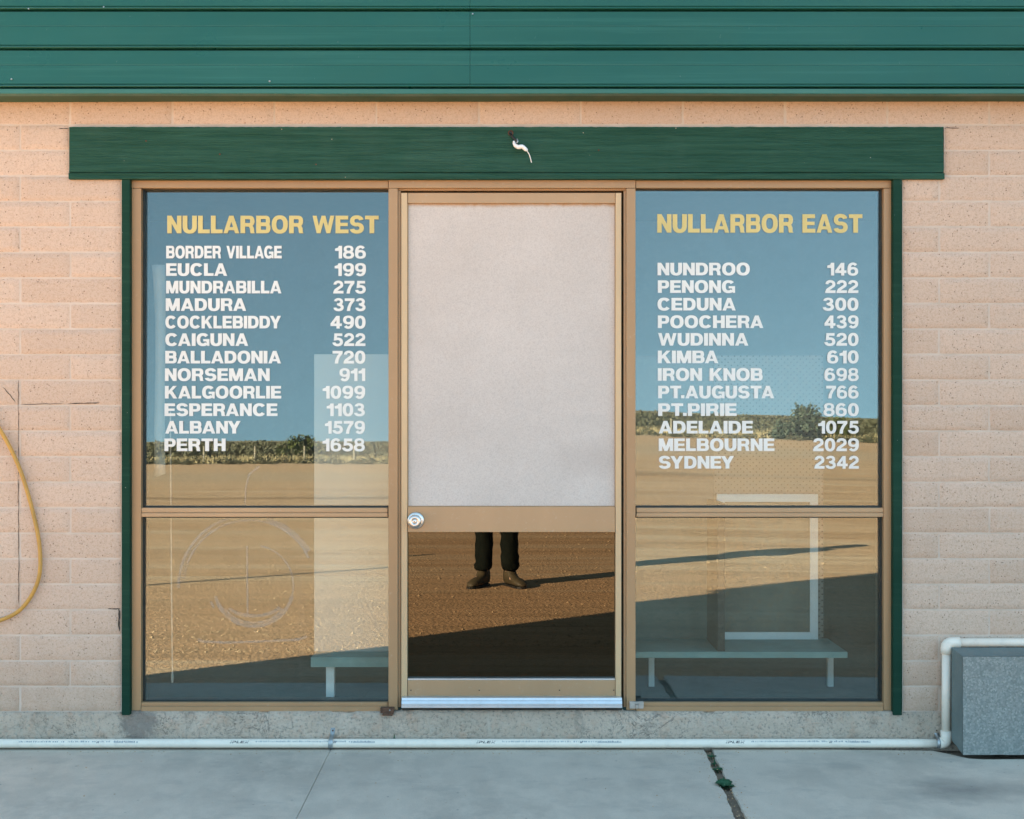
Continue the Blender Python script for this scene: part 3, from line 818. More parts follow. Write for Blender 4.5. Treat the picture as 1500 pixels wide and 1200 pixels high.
def window(label, jamb_px, fr_px, gl_px, mid_px, rail_px, f, mirror):
    w = thing('shop_window', label, 'window', (WX(sum(gl_px)/2), .05, WZ(1040)), 'shopfront windows')
    lo, hi = jamb_px
    bm = NB(); box(bm, WX(lo, -.012), WX(hi, -.012), -.012, .19, WZ(1048, -.012), WZ(262.6, -.012))
    obj('jamb_trim', bm, M['jamb'], w, bevel=.002)
    bm = NB(); pbox(bm, fr_px[0], fr_px[1], 276.0, 1041, YA, .11); obj('jamb_frame', bm, M['alu'], w, bevel=.0015)
    bm = NB(); a, b = min(fr_px[0], mid_px[0]), max(fr_px[1], mid_px[1])
    pbox(bm, a, b, 263.2, 275.5, YA-.001, .11); obj('head_frame', bm, M['alu'], w, bevel=.0015)
    # the lower rail: two stepped strips
    rail_px = (fr_px[1]+.3, rail_px[1]) if not mirror else (rail_px[0], fr_px[0]-.3)
    bm = NB(); pbox(bm, rail_px[0], rail_px[1], 1029, 1034.5, YA+.004, .11); pbox(bm, rail_px[0], rail_px[1], 1035, 1042.5, YA-.004, .11)
    obj('sill_rail', bm, M['alu'], w, bevel=.0015)
    bm = NB(); pbox(bm, rail_px[0]+.2, rail_px[1]-.2, 744, 750.6, YA+.004, .10); pbox(bm, rail_px[0]+.2, rail_px[1]-.2, 751.6, 757.4, YA+.001, .10); 
    pbox(bm, rail_px[0]+.5, rail_px[1]-.5, 750, 752, YA+.008, .09)
    obj('mid_rail', bm, M['alu2'], w, bevel=.0015)
    # black glazing gaskets round each pane
    bm = NB(); g0, g1 = gl_px
    sd = (fr_px[1]-.5, g0+.5) if not mirror else (g1-.5, fr_px[0]+.5)
    for q0, q1 in ((275, 743.5), (757.5, 1029)):
        pbox(bm, sd[0], sd[1], q0, q1, PY-.012, .10)
        pbox(bm, g0, g1, q0 if q0 < 300 else q0-1, q0+4 if q0 < 300 else q0+1.2, PY-.010, .10)
        pbox(bm, g0, g1, q1-2.2, q1, PY-.013, .10)
    obj('gasket', bm, M['gasket'], w)
    panes = []
    for q0, q1 in ((274, 745), (756, 1030)):
        x0, x1 = WX(g0-3, PY), WX(g1+3, PY)
        panes.append(obj('glass_pane', pane_mesh(f, x0, x1, WZ(q1, PY), WZ(q0, PY)), M['glass'], w, smooth=False))
        for p in panes[-1].data.polygons: p.use_smooth = abs(p.normal.y) > .7
    return w, panes
LF = pane_fn(WX(390, PY), WZ(650), 12.0/F, 0.0, 1)
RF = pane_fn(WX(1110, PY), WZ(610), -7.5/F, .0034, 2)
wl_, lp = window('left window lettered NULLARBOR WEST with twelve town distances', (178, 190), (192.5, 206.5), (211, 568.5), (192.5, 568.6), (198, 568), LF, False)
wr_, rp = window('right window lettered NULLARBOR EAST with twelve town distances', (1308.5, 1321.5), (1294.5, 1307.5), (931.5, 1289.5), (931.4, 1307.5), (932, 1300), RF, True)
def lettering(name, t, x0, x1, ytop, ybot, f, mat, parent):
    def pos(u, v, d):
        p = W(x0+(x1-x0)*u, ybot+(ytop-ybot)*v, PY)
        return Vector((p.x, f(p.x, p.z)-.0009-d, p.z))
    o = obj(name, text_mesh(t, pos), mat)
    o.parent = parent
    p = parent.parent.location
    o.matrix_parent_inverse = Matrix.Identity(4)
    return o
west = [('BORDER VILLAGE', 243, 412.5, '186', 490.5), ('EUCLA', 243, 332.5, '199', 490), ('MUNDRABILLA', 243, 412, '275', 488), ('MADURA', 242.5, 360.5, '373', 488.5),
        ('COCKLEBIDDY', 242, 411.5, '490', 484), ('CAIGUNA', 242, 363.5, '522', 487), ('BALLADONIA', 242, 411.5, '720', 487), ('NORSEMAN', 241.5, 395, '911', 497),
        ('KALGOORLIE', 241.5, 412, '1099', 472.5), ('ESPERANCE', 241, 406.5, '1103', 478.5), ('ALBANY', 242, 352.5, '1579', 476), ('PERTH', 241, 330.5, '1658', 472.5)]
east = [('NUNDROO', 963, 1098, '146', 1211.5), ('PENONG', 963.5, 1076.5, '222', 1208.5), ('CEDUNA', 963, 1077.5, '300', 1205), ('POOCHERA', 963.5, 1118, '439', 1207.5),
        ('WUDINNA', 964, 1096, '520', 1207.5), ('KIMBA', 963.5, 1052, '610', 1211.5), ('IRON KNOB', 963.5, 1117, '698', 1207.5), ('PT.AUGUSTA', 964, 1134, '766', 1210),
        ('PT.PIRIE', 964, 1079, '860', 1206), ('ADELAIDE', 965, 1103, '1075', 1198.5), ('MELBOURNE', 965, 1134.5, '2029', 1191), ('SYDNEY', 965, 1075, '2342', 1193)]
lettering('heading_lettering', 'NULLARBOR WEST', 244.5, 554.5, 315.8, 341.6, LF, M['yellow'], lp[0])['label'] = 'pale yellow heading NULLARBOR WEST'
lettering('heading_lettering', 'NULLARBOR EAST', 962.5, 1263, 314.2, 341.2, RF, M['yellow'], rp[0])['label'] = 'pale yellow heading NULLARBOR EAST'
for i, (t, a, b, nmb, c) in enumerate(west):
    y = 360 + 25.68*i
    lettering('town_lettering', t, a, b, y, y+18.4, LF, M['white'], lp[0])['label'] = 'white town name ' + t
    lettering('distance_lettering', nmb, c, 536-.15*i, y, y+18.6, LF, M['white'], lp[0])['label'] = 'white distance ' + nmb
for i, (t, a, b, nmb, c) in enumerate(east):
    y = 385.2 + 25.72*i
    lettering('town_lettering', t, a, b, y, y+18.4, RF, M['white'], rp[0])['label'] = 'white town name ' + t
    lettering('distance_lettering', nmb, c, 1257+.1*i, y, y+18.6, RF, M['white'], rp[0])['label'] = 'white distance ' + nmb
# outline left on the glass by a peeled-off sticker
bm = NB()
def gl(px, py, d=.0006):
    p = W(px, py, PY); return Vector((p.x, LF(p.x, p.z)-d, p.z))
def mark(pts, w):
    pr = None
    for i, (px, py) in enumerate(pts):
        q = pts[min(i+1, len(pts)-1)]; r_ = pts[max(i-1, 0)]
        t = Vector((q[0]-r_[0], q[1]-r_[1], 0)).normalized(); ww = 1.5*w*(.6+.4*rnd.random())
        a, b = bm.verts.new(gl(px-t.y*ww, py+t.x*ww)), bm.verts.new(gl(px+t.y*ww, py-t.x*ww))
        if pr: bm.faces.new((pr[0], a, b, pr[1]))
        pr = (a, b)
def circ(cx, cy, rx, ry, a0, a1, n=40): return [(cx+rx*math.cos(R(a0+(a1-a0)*i/n)), cy+ry*math.sin(R(a0+(a1-a0)*i/n))) for i in range(n+1)]
mark(circ(365, 858, 103, 103, 178, 258), 1.6); mark(circ(365, 858, 100, 100, 285, 330), 3.2); mark(circ(365, 858, 96, 96, 200, 335), 1.2)
mark(circ(365, 858, 95, 95, 185, 240), .5)
for a in range(184, 236, 3):
    mark([(365+96*math.cos(R(a)), 858+96*math.sin(R(a))), (365+102*math.cos(R(a)), 858+102*math.sin(R(a)))], .5)
mark(circ(372, 858, 58, 59, 15, 165), 2.2); mark(circ(372, 858, 58, 59, 280, 375), 1.0); mark(circ(372, 880, 42, 22, 25, 150), 2.0); mark(circ(372, 876, 46, 36, 25, 155), 1.2)
mark([(290, 936.5), (298, 939.5), (330, 941), (365, 940), (400, 938.5), (436, 937), (450, 932)], 1.5)
mark([(309, 881), (314, 891)], 1.3); mark([(362, 800), (363, 900)], 1.1)
mark(catmull([(359, 742, 0), (360, 715, 0), (365, 695, 0), (380, 683, 0)], 5) and [(359, 742), (360, 715), (365, 695), (380, 683)], 1.0)
for f in bm.faces:
    f.normal_update()
    if f.normal.y > 0: f.normal_flip()
o = obj('sticker_residue', bm, M['residue']); o.parent = lp[1]

# ------------------------------------------------------------------ the door
door = thing('shop_door', 'tan aluminium door with grey board above and dark glass below', 'door', (WX(750), .05, WZ(1038)))
bm = NB()
YM = .010
pbox(bm, 569, 582.6, 276, 1040, YM, .115); pbox(bm, 917.6, 931, 276, 1040, YM, .115)
pbox(bm, 569.1, 930.9, 263.4, 275.6, YM-.0005, .115)
obj('door_frame', bm, M['alu'], door, bevel=.0015)
bm = NB()
pbox(bm, 583.2, 587, 279.5, 1036, YM+.018, .115); pbox(bm, 913.5, 917.2, 279.5, 1036, YM+.018, .115); pbox(bm, 583.2, 917.2, 276, 279.3, YM+.018, .115)
obj('door_stop', bm, M['alu2'], door, bevel=.001)
bm = NB()
pbox(bm, 587.6, 596.5, 282.5, 1023.5, YM+.010, .07); pbox(bm, 901.8, 910.2, 282.5, 1023.5, YM+.010, .07)
obj('stile', bm, M['alud'], door, bevel=.0015)
bm = NB()
pbox(bm, 597, 901.4, 282.5, 297.8, YM+.016, .065); obj('top_rail', bm, M['alu2'], door, bevel=.0015)
bm = NB(); pbox(bm, 597, 901.4, 742.5, 779.6, YM+.014, .065); obj('mid_rail', bm, M['alu2'], door, bevel=.0015)
bm = NB(); pbox(bm, 597, 901.4, 996.5, 1022.8, YM+.014, .065); obj('bottom_rail', bm, M['alu2'], door, bevel=.0015)
for px in (602, 702, 819.5, 899):
    bm = NB(); p = W(px, 1011.2, YM+.0135); tube(bm, [p+Vector((0, .002, 0)), p+Vector((0, -.0008, 0))], .0026, 8); obj('screw', bm, M['black'], door)
bm = NB(); pbox(bm, 598.2, 900.4, 298.2, 741, .036, .052); obj('board_panel', bm, M['panel'], door)
bm = NB(); pbox(bm, 596.8, 598.0, 298, 741.8, .033, .05); pbox(bm, 900.6, 901.6, 298, 741.8, .033, .05); pbox(bm, 598, 900.6, 741.1, 742.3, .032, .05)
obj('panel_bead', bm, M['alu'], door)
bm = NB(); DF = pane_fn(0, WZ(860), .5/F, 0, 5)
dp = obj('glass_pane', pane_mesh(DF, WX(597, PY), WX(901.6, PY), WZ(997, PY), WZ(779, PY)), M['dglass'], door)
bm = NB(); pbox(bm, 597.2, 901.2, 994.2, 996.3, .030, .05); obj('glazing_bead', bm, M['thresh'], door)
# threshold
yt = -.022
z = lambda q: WZ(q, yt)
bm = NB(); prism_x(bm, [(yt, z(1037)), (yt, z(1034.5)), (yt+.003, z(1034)), (yt+.003, z(1032)), (yt, z(1031.3)), (yt+.004, z(1027.5)), (yt+.009, z(1027)), (yt+.012, z(1023.4)), (.06, z(1023.2)), (.06, z(1037))], WX(588, yt), WX(911.5, yt))
obj('threshold', bm, M['thresh'], door)
bm = NB(); pbox(bm, 589, 911, 1035.5, 1040.5, yt+.018, .1); obj('threshold_base', bm, M['dark_gap'], door)
# knob
kc = W(609, 762.5, YM+.014)
def lathe_y(bm, c, prof, n=40):
    rings = []
    for r_, y in prof: rings.append([bm.verts.new((c.x+r_*math.cos(2*math.pi*i/n), c.y+y, c.z+r_*math.sin(2*math.pi*i/n))) for i in range(n)])
    for a, b in zip(rings, rings[1:]):
        for i in range(n): bm.faces.new((a[i], b[i], b[(i+1) % n], a[(i+1) % n]))
    bm.faces.new(rings[-1])
    bmesh.ops.recalc_face_normals(bm, faces=bm.faces)
bm = NB(); lathe_y(bm, kc, [(.033, .001), (.0335, -.003), (.031, -.006), (.026, -.0075), (.017, -.008), (.013, -.009)])
rose = obj('rose', bm, M['chrome'], door, smooth=True)
bm = NB(); lathe_y(bm, kc, [(.0125, -.008), (.0125, -.022), (.019, -.028), (.0245, -.036), (.0255, -.043), (.024, -.049), (.019, -.0525), (.0095, -.0535), (.009, -.0515), (.0085, -.0515)])
knob = obj('knob', bm, M['chrome'], door, smooth=True)
bm = NB(); lathe_y(bm, kc, [(.0084, -.0512), (.0084, -.0535), (.0078, -.054), (.0005, -.0541)], 20)
cyl = obj('lock_cylinder', bm, M['chrome'], door, smooth=True)
bm = NB(); box(bm, kc.x-.0045, kc.x+.0015, kc.y-.0546, kc.y-.053, kc.z-.0009, kc.z+.0009); obj('keyway', bm, M['black'], door)

# ------------------------------------------------------------------ things behind the glass
def ybox(bm, x0, x1, y0, y1, z0, z1): box(bm, x0, x1, y0, y1, z0, z1)
b1 = thing('display_bench', 'low blue grey display bench behind the lower right window pane, carrying a white frame', 'bench', (.9, .3, FZ), 'display benches')
bm = NB(); ybox(bm, .30, 1.355, .15, .47, .322, .347); obj('shelf', bm, M['bench'], b1, bevel=.002)
for x, y in ((WX(954, .40), .40), (WX(1216, .40), .40), ):
    bm = NB(); ybox(bm, x-.012, x+.012, y-.012, y+.012, FZ, .3219); obj('leg', bm, M['benchleg'], b1, bevel=.002)
b2 = thing('display_bench', 'low blue grey display bench behind the lower left window pane, carrying a pale board', 'bench', (-.6, .25, FZ), 'display benches')
bm = NB(); ybox(bm, WX(455, .15), -.30, .15, .47, .285, .325); obj('shelf', bm, M['bench'], b2, bevel=.002)
for px in (484, 590):
    x = WX(px, .20)
    bm = NB(); ybox(bm, x-.017, x+.017, .19, .22, FZ, .2849); obj('leg', bm, M['benchleg'], b2, bevel=.002)
bd = thing('display_board', 'plain pale board standing on the bench behind the left window', 'board', (-.6, .30, .325))
YB = .27
bm = NB(); box(bm, WX(460, YB), WX(640, YB), YB, YB+.012, .3252, WZ(519, YB))
o = obj('panel', bm, M['board'], bd, bevel=.002)
bm = NB(); box(bm, WX(470, YB), WX(478, YB), YB+.0125, YB+.17, .3254, .345); obj('foot', bm, M['board'], bd)
pg = thing('pegboard', 'pale perforated board standing at the back of the bench behind the right window', 'board', (.95, .48, .347))
YP = .46
bm = NB(); box(bm, WX(1046, YP), WX(1206, YP), YP, YP+.008, .3473, WZ(521, YP)); obj('panel', bm, M['peg'], pg)
bm = NB(); box(bm, WX(860, YP), WX(1045.6, YP), YP, YP+.008, .3473+.55, WZ(521, YP)); obj('plain_panel', bm, M['paleboard'], pg)
bm = NB(); box(bm, WX(893, YP), WX(1045.6, YP), YP+.001, YP+.008, .3473, .3473+.549); obj('interior_shade_panel', bm, M['tealshade'], pg)  # added panel; its dark teal paints the dim shaded interior beside the divider
bm = NB(); box(bm, WX(880, YP), WX(892, YP), YP+.0003, YP+.008, .3473, .3473+.5495); obj('upright', bm, M['darkwood'], pg)
pf = thing('picture_frame', 'white picture frame leaning on the pegboard behind the right window', 'frame', (1.0, .45, .347))
YR = .435
fx0, fx1, fz0, fz1 = WX(1050, YR), WX(1198.5, YR), .3474, WZ(724, YR)
bm = NB(); bw = .034
box(bm, fx0, fx1, YR, YR+.018, fz0, fz0+bw*.9); box(bm, fx0, fx1, YR, YR+.018, fz1-bw, fz1); box(bm, fx1-bw, fx1, YR+.0004, YR+.018, fz0+bw*.9, fz1-bw); box(bm, fx0, fx0+bw, YR+.0004, YR+.018, fz0+bw*.9, fz1-bw)
obj('frame', bm, M['framewhite'], pf, bevel=.0015)
bm = NB(); box(bm, fx0+bw*.9, fx1-bw*.9, YR+.008, YR+.016, fz0+bw*.8, fz1-bw*.9); obj('print', bm, M['print'], pf)
dv = obj('shelf_divider', (lambda bm: (ybox(bm, WX(1051, .155), WX(1062, .155), .155, .425, .3473, .3473+.60), bm)[1])(NB()), M['darkwood'], bevel=.0015)
tag(dv, 'dark upright board dividing the display bench beside the white picture frame', 'board')
# curled paper strip and a blind cord near the left jamb
bm = NB(); pr = None
for i in range(25):
    t = i/24; py = 388+(694-388)*t
    xl = 222+6*t**.5+2*math.sin(t*5); xr = 242+.5*math.sin(t*7)
    y = .085+.006*math.sin(t*6)
    a, b = W(xl, py+ (6 if i == 24 else 0), y), W(xr, py, y+.004)
    m_ = (a+b)/2+Vector((0, -.004, 0))
    row = [bm.verts.new(v) for v in (a, m_, b)]
    if pr:
        for j in range(2): bm.faces.new((pr[j], row[j], row[j+1], pr[j+1]))
    pr = row
tag(obj('paper_strip', bm, M['paper'], smooth=True, solid=.0006), 'long curled strip of pale paper inside the left window beside the jamb', 'paper')
cd = thing('hanging_cord', 'thin pale cord hanging inside the left window beside the paper strip', 'cord', tuple(W(251, 1010, .10)))
bm = NB(); tube(bm, [W(249.5, 600, .10), W(250, 700, .10), W(251, 850, .10), W(252.5, 985, .10)], .0028, 6); obj('cord', bm, M['clear'], cd)
bm = NB(); tube(bm, [W(252.5, 984, .10), W(252.6, 992, .10), W(252.6, 1000, .10)], [.003, .006, .004], 8); obj('toggle', bm, M['clear'], cd)
# ------------------------------------------------------------------ white plastic pipe
pipe = thing('plastic_pipe', 'long white plastic pipe along the foot of the wall, turning up beside the grey box', 'pipe', (0, -.03, 0))
RP = .0172; YPp = -.03; zp = WZ(1088.6, YPp); xe = WX(1386.5, YPp); zt = WZ(941.5, YPp)
def sag(x): return zp + .0012*noise.noise(Vector((x*1.3, 2, 0))) - .0008
bm = NB(); tube(bm, [(x, YPp, sag(x)) for x in [XL+i*(xe-.024-XL)/60 for i in range(61)]], RP, 20); obj('pipe_run', bm, M['pvc'], pipe, smooth=True)
bm = NB(); tube(bm, [(xe-.002+.0035*0, YPp, zp+.03), (xe-.0005, YPp, zt-.03)], RP, 20); obj('pipe_riser', bm, M['pvc'], pipe, smooth=True)
bm = NB(); tube(bm, [(xe+.03, YPp, zt), (2.6, YPp, zt+.001)], RP*.98, 20); obj('pipe_run', bm, M['pvc'], pipe, smooth=True)
RE = .0215
def elbow(pa, pc, pb):
    a, c, b = Vector(pa), Vector(pc), Vector(pb)
    q = .35
    pts = [a, a.lerp(c, .5)] + [a.lerp(c, .5).lerp(c, t).lerp(c.lerp(b, .5*t), t) for t in (.25, .5, .75)] + [c.lerp(b, .5), b]
    bm = NB(); tube(bm, pts, RE, 20); return bm
obj('elbow', elbow((xe-.028, YPp, zp), (xe-.001, YPp, zp), (xe-.001, YPp, zp+.048)), M['pvc'], pipe, smooth=True)
obj('elbow', elbow((xe-.001, YPp, zt-.042), (xe-.001, YPp, zt), (xe+.05, YPp, zt)), M['pvc'], pipe, smooth=True)
def clip(px, z0=0):
    x = WX(px, YPp); bm = NB(); n = 14; w = .0085
    prof = [(.0, zp+.052), (-.002, zp+.052), (-.0035, zp+.03)]
    prof += [(YPp-(RP+.0022)*math.sin(R(a)), zp+(RP+.0022)*math.cos(R(a))) for a in range(-5, 186, 14)]
    prof += [(YPp+.004, zp-RP-.003), (.0, zp-RP-.003)]
    pr = None
    for y, z in prof:
        a, b = bm.verts.new((x-w+ (z-zp)*.06, y, z)), bm.verts.new((x+w+(z-zp)*.06, y, z))
        if pr: bm.faces.new((pr[0], a, b, pr[1]))
        pr = (a, b)
    o = obj('pipe_clip', bm, M['galv'], pipe, solid=.0016, smooth=True)
    bm = NB(); tube(bm, [(x+.0028, -.001, zp+.042), (x+.0028, -.0055, zp+.042)], [.0042, .003], 8); obj('clip_screw', bm, M['rust'], pipe)
clip(485); clip(1374.5)
def on_pipe(x, h, d):
    """h: height above the pipe's axis"""
    return Vector((x, YPp-math.sqrt(max(1e-9, RP*RP-h*h))-.0003-d, sag(x)+h))
for px in (-8, 338, 698, 1062):
    x0 = WX(px, YPp)
    if px > 0:
        def pos(u, v, d, x0=x0): return on_pipe(x0+.072*u+.0035*v, .0045+.0078*v, d)
        o = obj('pipe_lettering', text_mesh('IPLEX', pos, .12), M['ink'], pipe); o['label'] = 'dark italic IPLEX print'
    # the fine print is too small to read: worn ticks
    bm = NB(); x = x0+.10; r_ = random.Random(int(px)+50)
    while x < x0+.55:
        w = r_.uniform(.002, .006); h = r_.uniform(.003, .0052)
        if r_.random() < .96:
            vs = [bm.verts.new(on_pipe(xx, hh, .0001)) for xx, hh in ((x, .008), (x+w, .008), (x+w, .008+h), (x, .008+h))]
            bm.faces.new(vs)
        x += w+r_.uniform(.0012, .006)
    obj('pipe_lettering', bm, M['inkpale'], pipe)
    bm = NB(); xb = x0+.40
    def pos2(u, v, d, xb=xb): return on_pipe(xb+.012*u, .0045+.0075*v, d)
    obj('pipe_lettering', text_mesh('W', pos2), M['ink'], pipe)
    bm = NB()
    for q in range(26):
        if r_.random() < .97:
            x = x0+.47+q*.0036
            bm.faces.new([bm.verts.new(on_pipe(xx, hh, .0001)) for xx, hh in ((x, .005), (x+.002, .005), (x+.002, .0115), (x, .0115))])
    obj('pipe_lettering', bm, M['inkpale'], pipe)

# ------------------------------------------------------------------ speckled grey box by the pipe
gb = thing('equipment_box', 'speckled blue grey box against the wall beneath the white pipe', 'box', (2.1, -.1, 0))
yf = -.155
gx0, gz0, gz1 = WX(1410.5, yf), WZ(1106, yf), WZ(962, yf)
bx0, bz1 = WX(1394, -.055), WZ(948.5, -.055)
bm = NB()
nx, nz = 60, 26; gr = []
xr_ = gx0+1.1
for j in range(nz+1):
    z = gz0+(gz1-gz0)*j/nz; row = []
    for i in range(nx+1):
        x = gx0+(xr_-gx0)*i/nx
        dz = 0
        if j == 0: dz = .0035*max(0, noise.noise(Vector((x*16, 0, 0))))
        row.append(bm.verts.new((x, yf+.0015*noise.noise(Vector((x*25, z*25, 0))), z+dz)))
    gr.append(row)
for j in range(nz):
    for i in range(nx): bm.faces.new((gr[j][i], gr[j][i+1], gr[j+1][i+1], gr[j+1][i]))
obj('front_face', bm, M['speck'], gb)
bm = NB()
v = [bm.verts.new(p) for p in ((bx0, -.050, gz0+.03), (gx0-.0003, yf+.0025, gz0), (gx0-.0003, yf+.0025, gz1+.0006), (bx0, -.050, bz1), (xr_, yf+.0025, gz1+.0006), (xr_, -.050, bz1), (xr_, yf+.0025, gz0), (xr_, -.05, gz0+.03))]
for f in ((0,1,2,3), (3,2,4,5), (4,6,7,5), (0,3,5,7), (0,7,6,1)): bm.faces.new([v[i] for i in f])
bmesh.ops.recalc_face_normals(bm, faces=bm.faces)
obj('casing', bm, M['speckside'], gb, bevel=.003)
# ------------------------------------------------------------------ yellow hose at the left
hose = thing('garden_hose', 'yellow rubber hose looped on the wall left of the window', 'hose', tuple(W(-70, 800, -.02)))
pts = [W(*p) for p in ((-70, 560, -.045), (-30, 590, -.03), (2, 633, -.022), (30, 690, -.018), (51, 762, -.016), (59, 815, -.016), (54, 856, -.017), (30, 893, -.018), (-6, 911, -.02), (-60, 925, -.022), (-130, 900, -.024), (-170, 800, -.024), (-150, 650, -.03), (-105, 575, -.045))]
bm = NB(); tube(bm, catmull(pts, 8, True), .0078, 12, closed=True); obj('hose_coil', bm, M['hose'], hose, smooth=True)
bm = NB(); p = W(-87, 570, 0); tube(bm, [p+Vector((0, .01, -.01)), p+Vector((0, -.07, -.01)), p+Vector((0, -.085, .02))], .008, 8); obj('hook', bm, M['galv'], hose, smooth=True)
# ------------------------------------------------------------------ small things at the foot of the frame
rb = thing('rusty_bracket', 'small rusted steel bracket at the foot of the left door frame', 'bracket', tuple(W(567, 1046, -.01)))
bm = NB(); pbox(bm, 557, 577, 1037, 1045, -.012, .01); obj('plate', bm, M['rust'], rb, bevel=.002)
bm = NB(); pbox(bm, 560, 575, 1045, 1049, -.018, .005); obj('lip', bm, M['rust'], rb, bevel=.002)
bm = NB(); p = W(571, 1040.5, -.0125); tube(bm, [p, p+Vector((0, -.003, 0))], [.0035, .002], 8); obj('bolt', bm, M['galv'], rb)
cb = thing('plastic_catch', 'small cloudy plastic catch at the foot of the right door frame', 'catch', tuple(W(933, 1032, 0)))
bm = NB(); pbox(bm, 922, 930.5, 1028, 1038.5, .0, .014); pbox(bm, 935.5, 943, 1028, 1038.5, .0, .014); pbox(bm, 930.5, 935.5, 1032, 1038.5, .002, .014); obj('body', bm, M['clear'], cb, bevel=.003)
bm = NB(); pbox(bm, 929, 937, 1028.5, 1031.5, -.001, .012); obj('tab', bm, M['clear'], cb, bevel=.001)
# weeds in the cracked joint
def weed(loc, n, L, label, seed):
    r_ = random.Random(seed); w = thing('weed', label, 'weed', loc, 'weeds in the pavement joint')
    bm = NB()
    for i in range(n):
        a = 6.28*i/n+r_.uniform(-.3, .3); l = L*r_.uniform(.55, 1.1); wd = l*.30; up = r_.uniform(.25, .8)
        d = Vector((math.cos(a), math.sin(a), 0)); s = Vector((-d.y, d.x, 0)); pr = None
        for k in range(6):
            t = k/5; c = d*l*t*(1-.15*t)+Vector((0, 0, .006+l*up*t*(1.1-.75*t))); ww = wd*math.sin(math.pi*(.12+.83*t))**.8*(1 if k < 5 else .1)*(1+.25*(k % 2))
            a_, m_, b_ = bm.verts.new(c+s*ww), bm.verts.new(c-Vector((0, 0, ww*.3))), bm.verts.new(c-s*ww)
            if pr: bm.faces.new((pr[0], a_, m_, pr[1])); bm.faces.new((pr[1], m_, b_, pr[2]))
            pr = (a_, m_, b_)
    obj('leaves', bm, M['weed'], w, world=False)
    bm = NB(); tube(bm, [(0, 0, -.012), (.001, 0, .012), (.002, .001, .022)], [.003, .0025, .0015], 6); obj('stem', bm, M['weed'], w, world=False)
def crack_at(y): return XC+.005 + (-.033)*(-y/1.2)
def gy(py): return -(D0 - F*HC/(py-HY))
for py, n, L, lab, sd in ((1108, 7, .018, 'tiny weed sprouting at the wall end of the cracked joint', 1), (1127, 9, .020, 'small sparse weed between the wall end and the big weed', 2),
                          (1151, 15, .036, 'largest leafy weed midway along the cracked joint', 4), (1144, 9, .024, 'small weed crowding the back of the largest weed', 6), (1118, 6, .014, 'minute weed seedling in the gritty cracked joint', 7)):
    y = gy(py); weed((crack_at(y)+rnd.uniform(-.003, .003), y, -.01), n, L*1.35, lab, sd)
y = gy(1080); weed((WX(577, -.014), -.011, .032), 6, .013, 'tiny green weed behind the pipe under the left door frame', 9)

# ------------------------------------------------------------------ the photographer, reflected in the door glass
PX, PYY = -.125, -5.12
per = thing('person', 'standing person in black trousers and brown boots, mirrored in the door glass', 'person', (PX, PYY, GZ))
# body: one skinned surface
def skin_body():
    nodes = {}; V = []; E = []; Rr = []
    def nd(k, co, r_, par=None):
        nodes[k] = len(V); V.append(co); Rr.append(r_)
        if par is not None: E.append((nodes[par], nodes[k]))
    nd('pelvis', (0, 0, .95), (.135, .10)); nd('waist', (0, 0, 1.10), (.12, .085), 'pelvis'); nd('chest', (0, -.005, 1.30), (.145, .10), 'waist')
    nd('neck0', (0, 0, 1.46), (.06, .06), 'chest'); nd('neck', (0, .012, 1.53), (.052, .055), 'neck0'); nd('head', (0, .03, 1.62), (.07, .085), 'neck'); nd('crown', (0, .022, 1.71), (.06, .075), 'head')
    for s, k in ((-1, 'l'), (1, 'r')):
        nd(k+'sh', (.17*s, -.005, 1.42), (.06, .06), 'chest'); nd(k+'el', (.245*s, .0, 1.15), (.042, .042), k+'sh'); nd(k+'wr', (.105*s, .155, 1.185), (.028, .024), k+'el')
        nd(k+'pm', (.075*s, .185, 1.20), (.034, .018), k+'wr')
        nd(k+'hip', (.092*s, 0, .88), (.085, .085), 'pelvis'); nd(k+'kn', (.10*s, .01, .48), (.052, .055), k+'hip'); nd(k+'an', (.108*s, -.01, .09), (.038, .042), k+'kn')
        fx = (.20 if s < 0 else .15)*s
        nd(k+'toe', (fx, .10, .03), (.036, .024), k+'an')
    me = bpy.data.meshes.new('body'); me.from_pydata(V, E, []); o = bpy.data.objects.new('body', me); COL.objects.link(o); me.materials.append(M['skin'])
    o.parent = per
    sm = o.modifiers.new('skin', 'SKIN'); sm.use_smooth_shade = True
    for i, r_ in enumerate(Rr): me.skin_vertices[0].data[i].radius = r_
    me.skin_vertices[0].data[0].use_root = True
    ss = o.modifiers.new('sub', 'SUBSURF'); ss.levels = 2; ss.render_levels = 2
    return o
skin_body()
for s in (-1, 1):                                        # fingers closed round the camera body
    for k in range(5):
        me = bpy.data.meshes.new('finger'); 
        if k < 4:
            z = 1.222-.019*k; l = (.9, 1, .95, .78)[k]
            v = [(.080*s, .188, z), (.072*s, .188+.034*l, z+.002), (.052*s, .188+.050*l, z), (.034*s, .188+.044*l, z-.002)]
        else: v = [(.085*s, .170, 1.215), (.070*s, .160, 1.245), (.052*s, .172, 1.262)]
        me.from_pydata(v, [(i, i+1) for i in range(len(v)-1)], []); o = bpy.data.objects.new('finger', me); COL.objects.link(o); me.materials.append(M['skin']); o.parent = per
        sm = o.modifiers.new('skin', 'SKIN'); sm.use_smooth_shade = True
        for i in range(len(v)): me.skin_vertices[0].data[i].radius = (.009-.0008*i,)*2
        ss = o.modifiers.new('sub', 'SUBSURF'); ss.levels = 2; ss.render_levels = 2
